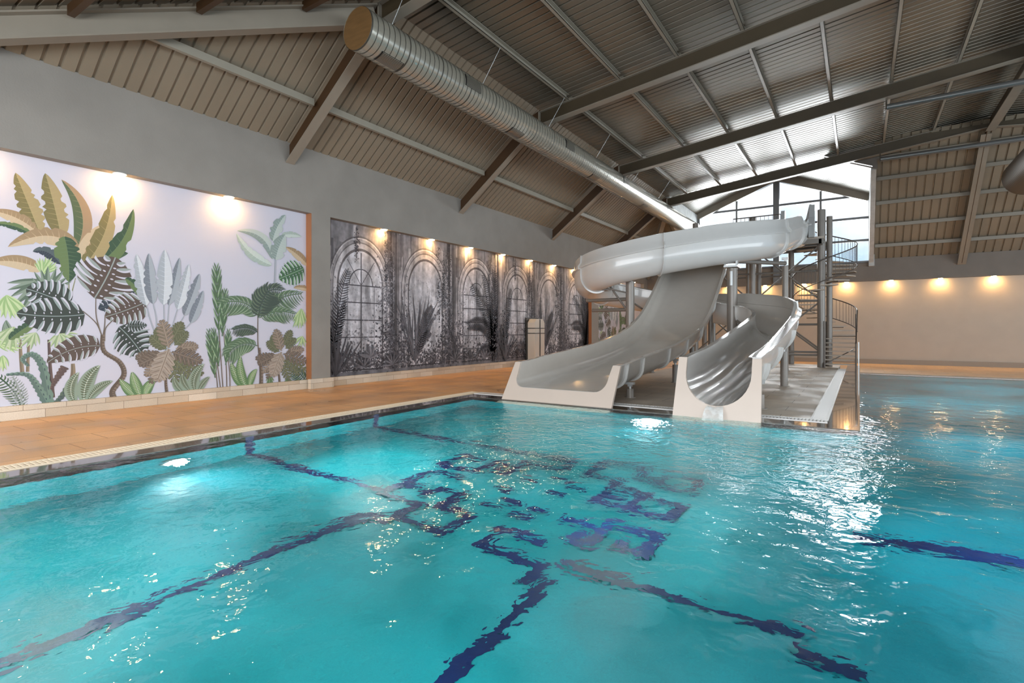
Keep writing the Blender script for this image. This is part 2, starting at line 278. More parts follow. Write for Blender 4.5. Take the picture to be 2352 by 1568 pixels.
MURAL=[
 ('st',[(3.67,2.44),(3.67,2.2),(3.66,1.96)],0.027,'stem',0),
 ('st',[(3.77,2.51),(3.72,2.26),(3.69,1.99)],0.023,'stem',0),
 ('st',[(2.99,1.38),(3.0,1.1),(3.02,0.79)],0.062,'tanr',0),
 ('st',[(3.11,1.43),(3.1,1.18),(3.09,0.81)],0.05,'tanr',0),
 ('st',[(3.38,1.37),(3.4,0.88),(3.44,0.32)],0.064,'purp',0),
 ('st',[(3.73,0.92),(3.73,0.71),(3.67,0.48)],0.096,'tanr',0),
 ('pf',[(3.0,0.19),(2.95,0.54),(2.65,0.81)],0.196,'dkg',11),
 ('pf',[(3.01,0.19),(3.02,0.48),(2.89,0.74)],0.168,'gry',11),
 ('ban',[(3.79,2.63),(4.14,2.97),(4.62,3.08)],0.149,'dk',0),
 ('ban',[(3.55,2.75),(3.37,3.05),(3.16,2.93)],0.099,'nav',0),
 ('ban',[(3.25,3.3),(3.1,3.76),(2.93,4.27)],0.168,'olv',0),
 ('ban',[(3.56,3.26),(3.46,3.85),(3.33,4.36)],0.18,'olv',0),
 ('ban',[(3.79,3.06),(4.06,3.82),(3.56,4.3)],0.144,'olg',0),
 ('ban',[(3.84,2.63),(4.57,3.02),(4.71,3.98)],0.16,'dkg',0),
 ('ban',[(3.83,2.78),(3.99,3.32),(4.26,3.61)],0.13,'tan',0),
 ('ban',[(3.86,2.7),(4.3,3.27),(4.35,4.19)],0.161,'olv',0),
 ('ban',[(3.21,3.29),(2.95,3.56),(2.61,3.55)],0.118,'tan',0),
 ('ban',[(3.28,2.6),(2.98,2.81),(2.61,2.68)],0.126,'tan',0),
 ('ban',[(3.15,3.22),(2.91,3.41),(2.61,3.33)],0.062,'dkg',0),
 ('ban',[(3.79,3.05),(3.44,3.47),(2.83,2.97)],0.162,'tan',0),
 ('ban',[(3.6,3.26),(3.69,2.86),(3.67,2.43)],0.198,'dkg',0),
 ('fan',[(3.29,2.43),(2.77,2.34),(3.6,2.2)],0.675,'gdk',11),
 ('fan',[(3.3,2.54),(3.15,2.77),(3.54,2.67)],0.334,'lg',13),
 ('fan',[(2.82,2.14),(2.61,1.87),(3.12,1.89)],0.473,'lg',11),
 ('fan',[(3.2,1.5),(2.95,1.44),(3.26,1.23)],0.336,'lgb',8),
 ('fan',[(3.54,1.5),(3.37,1.32),(3.86,1.46)],0.406,'lgb',9),
 ('fan',[(2.69,1.34),(2.85,1.16),(2.95,1.38)],0.364,'lg',7),
 ('fan',[(2.81,1.71),(2.75,1.33),(2.95,1.38)],0.392,'gdk',7),
 ('fan',[(3.37,2.21),(3.15,2.46),(3.65,2.32)],0.493,'gdk',9),
 ('fan',[(2.91,1.6),(2.69,1.47),(3.06,1.27)],0.42,'lgb',9),
 ('fan',[(2.77,1.11),(2.65,0.9),(2.85,0.88)],0.308,'lg',6),
 ('ban',[(2.85,1.38),(3.04,1.6),(3.26,1.72)],0.084,'dkg',0),
 ('mon',[(3.69,1.99),(3.37,2.18),(3.07,2.27)],0.296,'mdk',0),
 ('mon',[(3.91,1.84),(3.41,1.75),(2.94,1.84)],0.32,'mdk',0),
 ('mon',[(4.76,2.36),(4.46,2.09),(4.12,1.95)],0.23,'nav',0),
 ('mon',[(4.06,2.15),(4.27,2.55),(4.4,2.97)],0.485,'mbr',0),
 ('mon',[(4.92,2.11),(4.6,1.93),(4.23,1.8)],0.316,'mbr',0),
 ('ban',[(4.57,2.57),(4.82,2.46),(4.92,2.04)],0.09,'dkg',0),
 ('mon',[(4.46,1.61),(4.71,1.35),(4.88,1.01)],0.342,'mdk',0),
 ('mon',[(4.15,1.24),(3.72,1.28),(3.35,0.95)],0.23,'mbr',0),
 ('mon',[(4.6,1.64),(4.79,1.61),(4.95,1.65)],0.111,'mdk',0),
 ('st',[(4.08,2.16),(4.09,1.79),(4.18,1.42)],0.021,'stb',0),
 ('st',[(3.88,1.9),(4.09,1.67),(4.19,1.39)],0.022,'stb',0),
 ('st',[(4.23,1.84),(4.22,1.61),(4.19,1.39)],0.022,'stb',0),
 ('st',[(4.39,1.77),(4.24,1.58),(4.22,1.33)],0.022,'stb',0),
 ('st',[(4.19,1.45),(4.21,1.14),(4.47,0.91),(4.54,0.65),(4.35,0.35),(4.41,0.15)],0.109,'trk',0),
 ('ser',[(3.1,0.91),(3.02,1.04),(3.16,1.11),(3.3,0.86),(3.39,0.18)],0.07,'teal',0),
 ('ser',[(2.81,0.78),(3.08,0.76),(3.23,0.52),(3.37,0.19)],0.07,'teal',0),
 ('ser',[(3.41,0.18),(3.55,0.31),(3.72,0.59)],0.064,'teald',0),
 ('ser',[(3.41,0.47),(3.48,0.64),(3.61,0.87)],0.064,'purp',0),
 ('cal',[(3.77,0.18),(3.6,0.48),(3.82,0.76)],0.099,'cal',0),
 ('cal',[(3.9,0.18),(3.86,0.61),(4.15,0.87)],0.126,'cal',0),
 ('cal',[(3.95,0.18),(4.06,0.47),(4.36,0.55)],0.093,'cal',0),
 ('cal',[(4.82,0.16),(4.62,0.32),(4.47,0.58)],0.096,'calg',0),
 ('cal',[(4.85,0.15),(4.74,0.44),(4.68,0.71)],0.102,'calg',0),
 ('cal',[(4.92,0.15),(4.91,0.4),(5.13,0.54)],0.099,'calg',0),
 ('ban',[(4.94,2.05),(4.83,2.57),(4.76,3.08)],0.132,'sl',0),
 ('st',[(4.94,2.05),(5.0,1.78),(5.12,1.41)],0.026,'stg',0),
 ('ban',[(5.06,2.09),(4.99,2.6),(4.98,3.12)],0.125,'sd',0),
 ('st',[(5.06,2.09),(5.12,1.78),(5.12,1.41)],0.026,'stg',0),
 ('ban',[(5.36,2.07),(5.49,2.58),(5.57,3.1)],0.108,'sd',0),
 ('st',[(5.36,2.07),(5.34,1.75),(5.3,1.11)],0.024,'stg',0),
 ('ban',[(5.26,2.08),(5.29,2.66),(5.28,3.24)],0.157,'sl',0),
 ('st',[(5.26,2.08),(5.27,1.76),(5.3,1.11)],0.025,'stg',0),
 ('ban',[(5.67,1.86),(5.85,2.32),(5.98,2.79)],0.128,'sd',0),
 ('st',[(5.67,1.86),(5.54,1.61),(5.3,1.11)],0.025,'stg',0),
 ('ban',[(5.53,1.99),(5.67,2.48),(5.76,2.98)],0.129,'sl',0),
 ('st',[(5.53,1.99),(5.45,1.7),(5.3,1.11)],0.025,'stg',0),
 ('ban',[(5.8,1.7),(5.95,2.06),(6.06,2.42)],0.11,'sd',0),
 ('st',[(5.8,1.7),(5.63,1.5),(5.3,1.11)],0.025,'stg',0),
 ('st',[(5.31,0.7),(5.3,0.43),(5.33,0.16)],0.067,'trk',0),
 ('phi',[(5.31,1.31),(5.23,1.44),(5.15,1.57)],0.147,'phg',0),
 ('phi',[(5.42,1.31),(5.51,1.5),(5.61,1.69)],0.147,'phg',0),
 ('phi',[(5.26,0.97),(5.01,0.98),(4.78,0.99)],0.164,'phd',0),
 ('phi',[(5.47,1.02),(5.75,0.8),(6.03,0.57)],0.165,'phg',0),
 ('phi',[(5.36,0.97),(5.46,0.67),(5.55,0.37)],0.165,'phg',0),
 ('phi',[(5.26,0.97),(5.14,0.72),(5.03,0.47)],0.147,'phd',0),
 ('phi',[(5.5,1.14),(5.7,1.16),(5.92,1.18)],0.147,'pht',0),
 ('phi',[(5.31,1.14),(5.17,1.27),(5.03,1.4)],0.142,'phg',0),
 ('phi',[(5.36,1.17),(5.3,1.44),(5.23,1.72)],0.17,'pht',0),
 ('phi',[(5.47,1.22),(5.59,1.35),(5.72,1.49)],0.123,'phg',0),
 ('phi',[(5.47,0.93),(5.63,0.72),(5.8,0.5)],0.153,'phg',0),
 ('phi',[(5.42,1.08),(5.7,0.97),(6.0,0.85)],0.189,'phd',0),
 ('phi',[(5.26,1.06),(5.04,0.95),(4.83,0.85)],0.159,'phd',0),
 ('phi',[(5.23,0.94),(5.08,0.78),(4.93,0.62)],0.128,'pht',0),
 ('phi',[(5.36,1.14),(5.26,0.83),(5.15,0.52)],0.235,'phl',0),
 ('st',[(6.37,2.59),(6.41,1.52),(6.5,0.15)],0.023,'stb',0),
 ('st',[(6.26,1.08),(6.34,0.58),(6.38,0.16)],0.024,'stb',0),
 ('st',[(6.48,1.88),(6.56,0.92),(6.59,0.15)],0.024,'stb',0),
 ('st',[(6.6,0.98),(6.65,0.56),(6.66,0.15)],0.025,'stb',0),
 ('st',[(6.29,1.44),(6.38,0.69),(6.45,0.15)],0.023,'stb',0),
 ('reed',[(6.41,1.43),(6.37,2.24),(6.35,2.94)],0.45,'rd',8),
 ('reed',[(6.32,0.46),(6.26,0.93),(6.18,1.49)],0.348,'rd',7),
 ('reed',[(6.48,1.4),(6.51,1.88),(6.55,2.42)],0.33,'rd',7),
 ('reed',[(6.4,0.72),(6.35,1.08),(6.28,1.52)],0.3,'rd',6),
 ('reed',[(6.56,0.74),(6.6,1.07),(6.62,1.49)],0.3,'rd',6),
 ('st',[(7.8,3.31),(7.79,2.95),(7.78,2.53)],0.048,'stg',0),
 ('ban',[(7.69,3.16),(7.06,3.29),(6.81,3.81)],0.124,'pb',0),
 ('ban',[(7.73,3.31),(7.59,4.0),(6.82,3.87)],0.128,'pb2',0),
 ('ban',[(7.73,3.76),(7.8,4.13),(8.08,4.47)],0.158,'pb2',0),
 ('ban',[(7.97,3.93),(8.27,4.04),(8.54,3.98)],0.082,'pb',0),
 ('ban',[(7.81,3.3),(7.87,3.65),(8.07,3.97)],0.205,'pb2',0),
 ('ban',[(8.73,3.25),(8.42,3.55),(8.08,3.65)],0.116,'tan',0),
 ('mon',[(8.61,3.16),(8.27,3.0),(7.9,2.83)],0.316,'mg',0),
 ('fan',[(8.54,2.1),(8.08,1.62),(8.73,1.66)],0.594,'lg',9),
 ('fan',[(8.57,1.38),(8.27,1.25),(8.73,1.14)],0.363,'lg',6),
 ('ban',[(8.73,2.62),(8.54,2.68),(8.31,2.63)],0.082,'tan',0),
 ('st',[(7.34,1.9),(7.34,1.21),(7.4,0.76)],0.032,'stb',0),
 ('st',[(7.37,1.11),(7.42,0.57),(7.42,0.15)],0.109,'trk',0),
 ('pf',[(7.35,1.84),(7.38,2.66),(7.97,2.54)],0.465,'pd',15),
 ('pf',[(7.35,1.87),(7.09,2.36),(6.44,2.15)],0.372,'pg',15),
 ('pf',[(7.37,1.87),(7.76,2.43),(8.54,2.49)],0.384,'pg',15),
 ('pf',[(7.38,1.84),(7.76,2.11),(8.34,1.96)],0.297,'pg',15),
 ('pf',[(7.33,1.49),(7.09,1.68),(6.73,1.55)],0.217,'pd',15),
 ('pf',[(7.32,1.16),(6.93,1.37),(6.59,0.98)],0.372,'pg',15),
 ('pf',[(7.35,1.87),(7.42,2.29),(7.62,2.52)],0.512,'pd',15),
 ('st',[(7.88,0.54),(7.9,0.37),(7.92,0.15)],0.066,'trk',0),
 ('fan',[(7.66,0.42),(7.48,0.21),(7.8,0.22)],0.288,'dkg2',6),
 ('fan',[(8.12,0.29),(7.97,0.14),(8.34,0.17)],0.264,'dkg2',6),
 ('pf',[(8.73,0.1),(8.57,0.39),(8.27,0.55)],0.306,'dkg',9),
 ('phi',[(7.9,1.16),(7.81,1.28),(7.73,1.4)],0.141,'phg',0),
 ('phi',[(8.02,1.15),(8.13,1.33),(8.23,1.51)],0.135,'phg',0),
 ('phi',[(7.84,0.84),(7.57,0.85),(7.31,0.86)],0.152,'phd',0),
 ('phi',[(8.08,0.88),(8.39,0.67),(8.7,0.46)],0.152,'phg',0),
 ('phi',[(7.96,0.83),(8.07,0.56),(8.17,0.27)],0.156,'phg',0),
 ('phi',[(7.84,0.84),(7.71,0.6),(7.59,0.37)],0.136,'phd',0),
 ('phi',[(8.11,0.99),(8.34,1.01),(8.58,1.03)],0.139,'pht',0),
 ('phi',[(7.9,1.0),(7.74,1.12),(7.59,1.24)],0.131,'phg',0),
 ('phi',[(7.96,1.02),(7.89,1.28),(7.81,1.53)],0.162,'pht',0),
 ('phi',[(8.08,1.07),(8.22,1.19),(8.36,1.31)],0.114,'phg',0),
 ('phi',[(8.08,0.8),(8.26,0.6),(8.45,0.39)],0.145,'phg',0),
 ('phi',[(8.02,0.94),(8.34,0.83),(8.67,0.71)],0.173,'phd',0),
 ('phi',[(7.84,0.92),(7.6,0.82),(7.36,0.73)],0.147,'phd',0),
 ('phi',[(7.81,0.81),(7.64,0.66),(7.47,0.51)],0.118,'pht',0),
 ('phi',[(7.96,0.99),(7.84,0.7),(7.73,0.42)],0.21,'phl',0),
 ('cal',[(7.06,0.16),(6.77,0.39),(6.68,0.8)],0.108,'calg',0),
 ('cal',[(7.07,0.15),(6.83,0.51),(6.91,0.94)],0.114,'calg',0),
 ('cal',[(7.12,0.15),(7.14,0.46),(7.32,0.6)],0.093,'calg',0),
 ('cal',[(5.9,0.18),(5.76,0.5),(6.08,0.8)],0.118,'cal',0),
 ('cal',[(5.95,0.17),(6.01,0.37),(6.2,0.5)],0.081,'cal',0),
 ('cal',[(5.7,0.16),(5.45,0.33),(5.46,0.55)],0.078,'cal',0),
 ('cal',[(5.8,0.2),(5.61,0.4),(5.62,0.6)],0.09,'cal',0),
]
# ---------------------------------------------------------------- the setting
XF,XM=-12.0,-12.2           # wall face, mural plane
def zu(x): return 8.19+.118*(x+8.7) if x<=4.4 else 8.19+.118*13.1-.118*(x-4.4)
def zs(x): return zu(x)+.60
FY=[8.06,14.9,21.7,28.5]
YE=34.9
def tex_struct(o): o['kind']='structure'; return o
# left wall with three recesses
w=MB()
w.box(-12.6,-6,4.6,XF,35.2,6.27)
for a,b in ((-6,.4),(8.69,9.28),(26.0,26.92),(34.2,35.2)): w.box(-12.6,a,0,XF,b,4.6)
w.box(-12.6,-6,-1.3,-12.26,35.2,4.6)
tex_struct(w.obj('wall_left',M['wall']))
# reveals, the lamps' orange light put into their colour
w=MB()
for y in (8.69,26.0): w.box(-12.25,y-.006,.2,XF+.002,y,4.6)
tex_struct(w.obj('trim_reveals',M['jamb']))
# end wall
w=MB(); w.box(-12.6,YE,4.21,-8.65,YE+.6,5.41); w.box(-8.65,YE,4.21,.4,YE+.6,5.24); w.box(.4,YE,4.21,17,YE+.6,5.41)
tex_struct(w.obj('wall_back',M['wallend']))
w=MB(); w.box(-12.6,YE+.22,-.5,17,YE+.6,4.21); tex_struct(w.obj('wall_back_lower',M['white_wall']))
w=MB(); w.box(-12.2,YE+.10,-.31,17,YE+.22,-.06); tex_struct(w.obj('baseboard_back',M['terrazzo']))
# dormer cheeks
w=MB(); w.prism([(28.75,8.0),(YE+.1,5.2),(YE+.1,8.85),(28.75,8.85)],'x',-8.85,-8.65); tex_struct(w.obj('wall_dormer_left',M['concrete']))
w=MB(); w.prism([(28.9,8.75),(YE,5.0),(YE,8.95),(28.9,9.1)],'x',.42,.62); w.box(.40,34.6,5.0,.66,34.95,8.9)
tex_struct(w.obj('wall_dormer_right',M['concrete']))
# stone skirting on the left
w=MB(); w.box(XM-.05,.4,0,XM+.1,8.69,.24); w.box(XM-.05,9.28,0,XM+.1,26,.24); w.box(XM-.05,26.92,0,XM+.1,34.2,.24)
w.box(XF-.05,8.62,0,XF+.07,9.34,.26); w.box(XF-.05,25.93,0,XF+.07,27.,.26); w.box(XF-.05,-4,0,XF+.07,.44,.26)
M['skirt']=tile_mat('travertine_skirting',rgb(214,202,184),rgb(188,170,146),rgb(140,124,104),.6,.15,.5,mortar=.004,wet=.15,yz=True)
tex_struct(w.obj('baseboard_left',M['skirt']))
# decks
w=MB(); w.box(-12.3,-6,-.3,-8.15,27.2,0); w.box(-8.15,10.55,-.3,-6.4,27.2,0)
tex_struct(w.obj('floor',M['deck']))
w=MB(); w.box(-6.4,10.55,-.3,-.72,27.2,0); tex_struct(w.obj('floor_island',M['island']))
w=MB(); w.box(-12.3,27.2,-.5,.0,35.1,-.31); w.box(0,23.1,-.5,17,35.1,-.31); tex_struct(w.obj('floor_back',M['deck_far']))
# ledges and pool shell
w=MB()
w.box(-7.85,-6,-.4,-7.5,10.25,-.004); w.box(-7.5,9.75,-.4,.0,10.25,-.004); w.box(-.45,10.25,-.4,.0,22.9,-.004); w.box(-.45,22.9,-.4,.0,27.2,-.004)
w.box(0,22.5,-.4,17,23.1,-.004)
tex_struct(w.obj('trim_ledge',M['ledge']))
w=MB()
def quad(*p): w.add(p,[(0,1,2,3)])
zd=-1.2
quad((-7.5,-6,zd),(.6,-6,zd),(.6,9.75,zd),(-7.5,9.75,zd))
quad((.6,-6,zd),(17,-6,-2.0),(17,9.75,-2.0),(.6,9.75,zd))
quad((0,9.75,zd),(.6,9.75,zd),(.6,22.5,-1.7),(0,22.5,-1.7)); quad((.6,9.75,zd),(17,9.75,-2.),(17,22.5,-2.2),(.6,22.5,-1.7))
quad((-7.5,-6,zd),(-7.5,9.75,zd),(-7.5,9.75,-.03),(-7.5,-6,-.03)); quad((-7.5,9.75,zd),(0,9.75,zd),(0,9.75,-.03),(-7.5,9.75,-.03))
quad((0,9.75,-1.7),(0,22.5,-1.7),(0,22.5,-.03),(0,9.75,-.03)); quad((0,22.5,-2.2),(17,22.5,-2.2),(17,22.5,-.03),(0,22.5,-.03))
quad((17,-6,-2.2),(17,22.5,-2.2),(17,22.5,-.03),(17,-6,-.03)); quad((-7.5,-6,-2),(17,-6,-2),(17,-6,-.03),(-7.5,-6,-.03))
basin=tex_struct(w.obj('pool_basin',M['pool_tile'],recalc=False))
# navy lane lines and key ornament, laid on the basin floor
w=MB(); zl=zd+.006
def line(x0,y0,x1,y1,t=.13):
    global zl
    zl+=.0004; h=t/2
    w.add([(min(x0,x1)-h,min(y0,y1)-h,zl),(max(x0,x1)+h,min(y0,y1)-h,zl),(max(x0,x1)+h,max(y0,y1)+h,zl),(min(x0,x1)-h,max(y0,y1)+h,zl)],[(0,1,2,3)])
def poly(pts,t=.12):
    for a,b in zip(pts,pts[1:]): line(*a,*b,t)
def wline(y,z0=-1.2): w.add([(-7.494,y-.065,z0),(-7.494,y+.065,z0),(-7.494,y+.065,-.05),(-7.494,y-.065,-.05)],[(0,1,2,3)])
for y in (4.38,6.81): wline(y)
line(-7.45,4.4,-4.75,4.4); line(-7.45,6.77,-4.55,6.77)
line(-4.42,-5,-4.42,3.75); line(-2.15,-5,-2.15,3.8)
line(-2.15,4.14,-.35,4.14); line(-.3,3.93,.0,3.93); line(.0,6.06,1.6,5.95); line(-.05,3.9,-.05,-5) if False else None
# key pattern (front right)
poly([(-2.3,3.72),(-2.3,4.0),(-2.98,4.0),(-2.98,4.36),(-2.56,4.36),(-2.56,4.95),(-1.66,5.08)][:5]);poly([(-2.56,4.95),(-2.16,4.95)]);poly([(-2.16,5.1),(-1.64,5.1),(-1.64,4.64),(-1.9,4.64),(-1.9,4.8)]);poly([(-2.14,5.1),(-2.14,4.56),(-2.32,4.56),(-2.32,4.72)])
# front left
poly([(-4.33,3.6),(-4.33,3.85),(-4.08,3.85),(-4.08,4.0),(-3.48,4.0),(-3.48,4.45),(-3.9,4.45),(-3.9,4.9),(-4.3,4.9),(-4.3,4.7)]);poly([(-4.08,4.0),(-4.08,4.36),(-4.75,4.36),(-4.75,4.8),(-4.5,4.8)]);poly([(-4.75,4.8),(-4.75,5.3),(-4.3,5.3)])
# back left
poly([(-4.55,6.15),(-4.9,6.15),(-4.9,5.62),(-4.3,5.62),(-4.3,6.15),(-4.1,6.15),(-4.1,5.8),(-3.92,5.8),(-3.92,6.35),(-3.4,6.35),(-3.4,6.8),(-4.55,6.8)])
# back right
poly([(-3.0,6.6),(-3.0,6.33),(-2.52,6.33),(-2.52,5.76),(-2.3,5.76)]);poly([(-2.52,5.76),(-2.52,5.5),(-1.66,5.5),(-1.66,5.9),(-1.92,5.9)]);poly([(-2.36,6.05),(-2.08,6.05),(-2.08,5.5)]);poly([(-2.4,6.57),(-2.1,6.57),(-2.1,6.9),(-1.66,6.9),(-1.66,6.4),(-2.1,6.4)]);poly([(-3.0,6.6),(-3.0,7.0),(-2.4,7.0),(-2.4,6.57)])
for x,y in ((-3.0,4.75),(-2.9,4.99),(-3.3,5.05),(-3.0,5.49),(-2.9,5.82),(-3.45,4.81),(-3.6,5.3),(-3.5,5.7),(-3.2,6.0)): line(x-.07,y,x+.07,y,.12)
line(1.6,5.95,8,5.95)
w.obj('lane_marking',M['pool_line'],basin,recalc=False)
# water
w=MB(); zw=-.014
w.add([(-7.5,-6,zw),(17,-6,zw),(17,22.5,zw),(0,22.5,zw),(0,9.75,zw),(-7.5,9.75,zw)],[(0,1,2,3,4,5)])
tag(w.obj('pool_water',M['water'],recalc=False),'clear rippled teal water filling the swimming pool','water',kind='stuff')
# gratings
def grating(name,label,x0,y0,x1,y1,along,m):
    t=thing(name,label,'grating',((x0+x1)/2,(y0+y1)/2,-.03),'overflow gratings around the pool')
    b=MB(); b.box(x0,y0,-.2,x1,y1,-.03); b.obj('channel',M['black'],t)
    g=MB(); L=(y1-y0) if along=='y' else (x1-x0); n=int(L/.055)
    for i in range(n):
        q=(i+.5)*L/n
        if along=='y': g.box(x0+.02,y0+q-.017,-.03,x1-.02,y0+q+.017,.004)
        else: g.box(x0+q-.017,y0+.02,-.03,x0+q+.017,y1-.02,.004)
    if along=='y': g.box(x0,y0,-.03,x0+.03,y1,.006); g.box(x1-.03,y0,-.03,x1,y1,.006)
    else: g.box(x0,y0,-.03,x1,y0+.03,.006); g.box(x0,y1-.03,-.03,x1,y1,.006)
    g.obj('slat_grille',m,t)
grating('overflow_grating','long cream overflow grating along the tan deck by the mural wall',-8.15,-4,-7.85,10.55,'y',M['grate'])
grating('overflow_grating','short overflow grating along the front edge beneath the slide exits',-7.85,10.25,-.45,10.55,'x',M['grate_w'])
grating('overflow_grating','wide white overflow grating along the right side of the slide island',-.72,10.56,-.45,24.6,'y',M['grate_w'])

# ---------------------------------------------------------------- ceiling
def corr(name,m,P,U,Vd,lu,lv,pitch=.25,flat=.19,depth=.04,up=None):
    """ribs run along Vd (length function lv(u)->(v0,v1)), profile repeats along U"""
    P=Vector(P);U=Vector(U).normalized();Vd=Vector(Vd).normalized(); up=(U.cross(Vd)).normalized()
    if up.z<0: up=-up
    prof=[];u=0
    g=pitch-flat
    while u<lu:
        prof+=[(u,0),(u+flat,0),(u+flat+g*.2,depth),(u+flat+g*.8,depth)]; u+=pitch
    prof=[p for p in prof if p[0]<=lu]+[(lu,0)]
    b=MB(); v=[]
    for (a,h) in prof:
        v0,v1=lv(a); v+=[P+U*a+Vd*v0+up*h,P+U*a+Vd*v1+up*h]
    b.add(v,[(2*i,2*i+1,2*i+3,2*i+2) for i in range(len(prof)-1)])
    return tex_struct(b.obj(name,m))
# left pitch: z=6.25+.795(x+12)
kL=.795; LL=3.2*math.hypot(1,kL)
corr('ceiling',M['sheet'],(-12.02,-1.,6.235),(0,1,0),(1,0,kL),36.2,lambda a:(0,LL))
# flat central pitch
def Lc(x0,x1): return (x1-x0)*math.hypot(1,.118)
corr('ceiling',M['sheet_top'],(-8.83,1.5,zs(-8.83)-.0),(0,1,0),(1,0,.118),27.4,lambda a:(0,Lc(-8.83,4.4)))
corr('ceiling',M['sheet_top'],(4.4,1.5,zs(4.4)),(0,1,0),(1,0,-.118),27.4,lambda a:(0,Lc(0,13)))
# near hip pitch: z=6.25+.375(y-1.5)
kN=.375
corr('ceiling',M['sheet'],(-12,-1.,6.3-kN*2.5),(0,1,kN),(1,0,0),9.9,lambda a:(0,30))
# end pitch: z=5.41+.7(34.9-y)
kE=.70
corr('ceiling',M['sheet'],(.55,YE+.02,5.40),(1,0,0),(0,-1,kE),16.5,lambda a:(0,6.6*math.hypot(1,kE)),pitch=.33,flat=.25,depth=.045)
corr('ceiling',M['sheet'],(-12.4,YE+.02,5.40),(1,0,0),(0,-1,kE),3.65,lambda a:(0,6.6*math.hypot(1,kE)),pitch=.33,flat=.25,depth=.045)
# dormer roof
kD=(10.75-8.85)/4.55; LD=4.6*math.hypot(1,kD)
corr('ceiling',M['sheet_top'],(-4.12,28.6,10.78),(0,1,0),(1,0,-kD),6.6,lambda a:(0,LD),pitch=.25)
corr('ceiling',M['sheet_top'],(-4.12,28.6,10.78),(0,1,0),(-1,0,-kD),6.6,lambda a:(0,LD),pitch=.25)
w=MB(); w.box(-13,-6.2,11.9,17,35.8,12.0); w.box(-13,-1.5,6.0,-12.7,35.6,12); w.box(.62,YE+.3,5.4,17,YE+.5,12); w.box(-13,YE+.3,5.4,-8.85,YE+.5,12)
w.prism([(-8.9,8.95),(-4.12,10.9),(.65,9.0),(.65,12),(-8.9,12)],'y',YE+.3,YE+.5); tex_struct(w.obj('ceiling_light_seal',M['wallend']))  # unseen cover added over the roof to keep sky light out of gaps
w=MB(); w.prism([(4.4,zs(4.4)+.05),(16.,zs(16)+.05),(16,11.9),(4.4,11.9)],'y',28.9,29.0); w.prism([(.6,9.9),(4.4,zs(4.4)+.05),(4.4,11.9),(.6,11.9)],'y',28.9,29.0); w.prism([(-1.6,9.9),(-1.41,9.63),(.66,8.75),(.66,10.0)],'y',28.82,28.9); tex_struct(w.obj('wall_gable_infill',M['wallend']))
# frames
def ibeam(b,poly_web,y,th=.02,mi=0): b.prism(poly_web,'y',y-th/2,y+th/2,mi)
names=['nearest','second nearest','third from the camera','farthest']
for i,Y in enumerate(FY):
    t=thing('roof_frame','%s bent steel roof frame with shaded brown leg on the mural wall'%names[i] ,'beam',(XF,Y,5.74),'roof frames across the hall')
    b=MB()
    und=[(-12.0,5.74),(-9.3,7.78),(-8.7,8.19)]; top=[(-8.7,8.7),(-8.95,8.6),(-12.0,6.2)]
    ibeam(b,und+top,Y); b.obj('leg',M['steel_leg'],t)
    f=MB()
    for a,c in zip(und,und[1:]): f.bar((a[0],Y,a[1]),(c[0],Y,c[1]),.24,.025)
    f.obj('leg_flange',M['steel'],t)
    b=MB()
    xe=4.4 if i==3 else 4.4
    ibeam(b,[(-8.7,zu(-8.7)),(4.4,zu(4.4)),(4.4,zu(4.4)+.42),(-8.7,zu(-8.7)+.42)],Y)
    ibeam(b,[(4.4,zu(4.4)),(12,zu(12)),(12,zu(12)+.42),(4.4,zu(4.4)+.42)],Y)
    b.obj('rafter_web',M['steel_web'],t)
    f=MB()
    for x0,x1 in ((-8.7,4.4),(4.4,12)):
        f.bar((x0,Y,zu(x0)-.01),(x1,Y,zu(x1)-.01),.26,.025); f.bar((x0,Y,zu(x0)+.42),(x1,Y,zu(x1)+.42),.2,.02)
    f.box(-8.72,Y-.1,8.15,-8.68,Y+.1,8.62)
    f.obj('rafter_flange',M['steel'],t)
PX=[-7.65,-5.95,-4.25,-2.55,-.83,.87,2.6]
bays=[(1.6,8.06),(8.06,14.9),(14.9,21.7),(21.7,28.5)]
bn=['before the nearest roof frame','between first and second roof frames','between second and third roof frames','between third and farthest roof frames']
for bi,(y0,y1) in enumerate(bays):
    for pi,x in enumerate(PX):
        if bi==0 and pi<7 and x>-12: continue
        z=zu(x)+.42
        b=MB(); b.box(x-.05,y0+.1,z,x+.05,y1-.1,z+.012); b.box(x-.05,y0+.1,z,x-.04,y1-.1,z+.17); b.box(x-.05,y0+.1,z+.16,x+.05,y1-.1,z+.172); b.box(x+.04,y0+.1,z,x+.05,y1-.1,z+.03)
        tag(b.obj('purlin',M['purlin']),'light purlin, %s right of the duct, %s'%(ORD[pi],bn[bi]),'purlin','purlins under the flat ceiling')
    x=-10.9; z=6.25+kL*(x+12)-.24
    b=MB(); b.box(x-.045,y0+(.12 if bi else 2.5),z,x+.045,y1-.12,z+.16)
    tag(b.obj('purlin',M['purlin']),'purlin on the steep mural-side slope, %s'%bn[bi],'purlin','purlins on the steep wall-side slope')
b=MB(); b.box(-10.945,28.6,6.885,-10.855,33.,7.04); tag(b.obj('purlin',M['purlin']),'purlin on the steep slope beyond the farthest roof frame','purlin','purlins on the steep wall-side slope')
for k,y in enumerate((3.3,4.95,6.6)):
    b=MB(); z=6.25+kN*(y-1.5)-.2; xs=-12+(6.25+kN*(y-1.5)-6.25)/kL+.25
    b.box(xs,y-.05,z,4,y+.05,z+.17)
    tag(b.obj('purlin',M['steel_leg']),'dark brown purlin above the slanting beam, top left, %s from the left'%ORD[k],'purlin','purlins on the near hip slope')
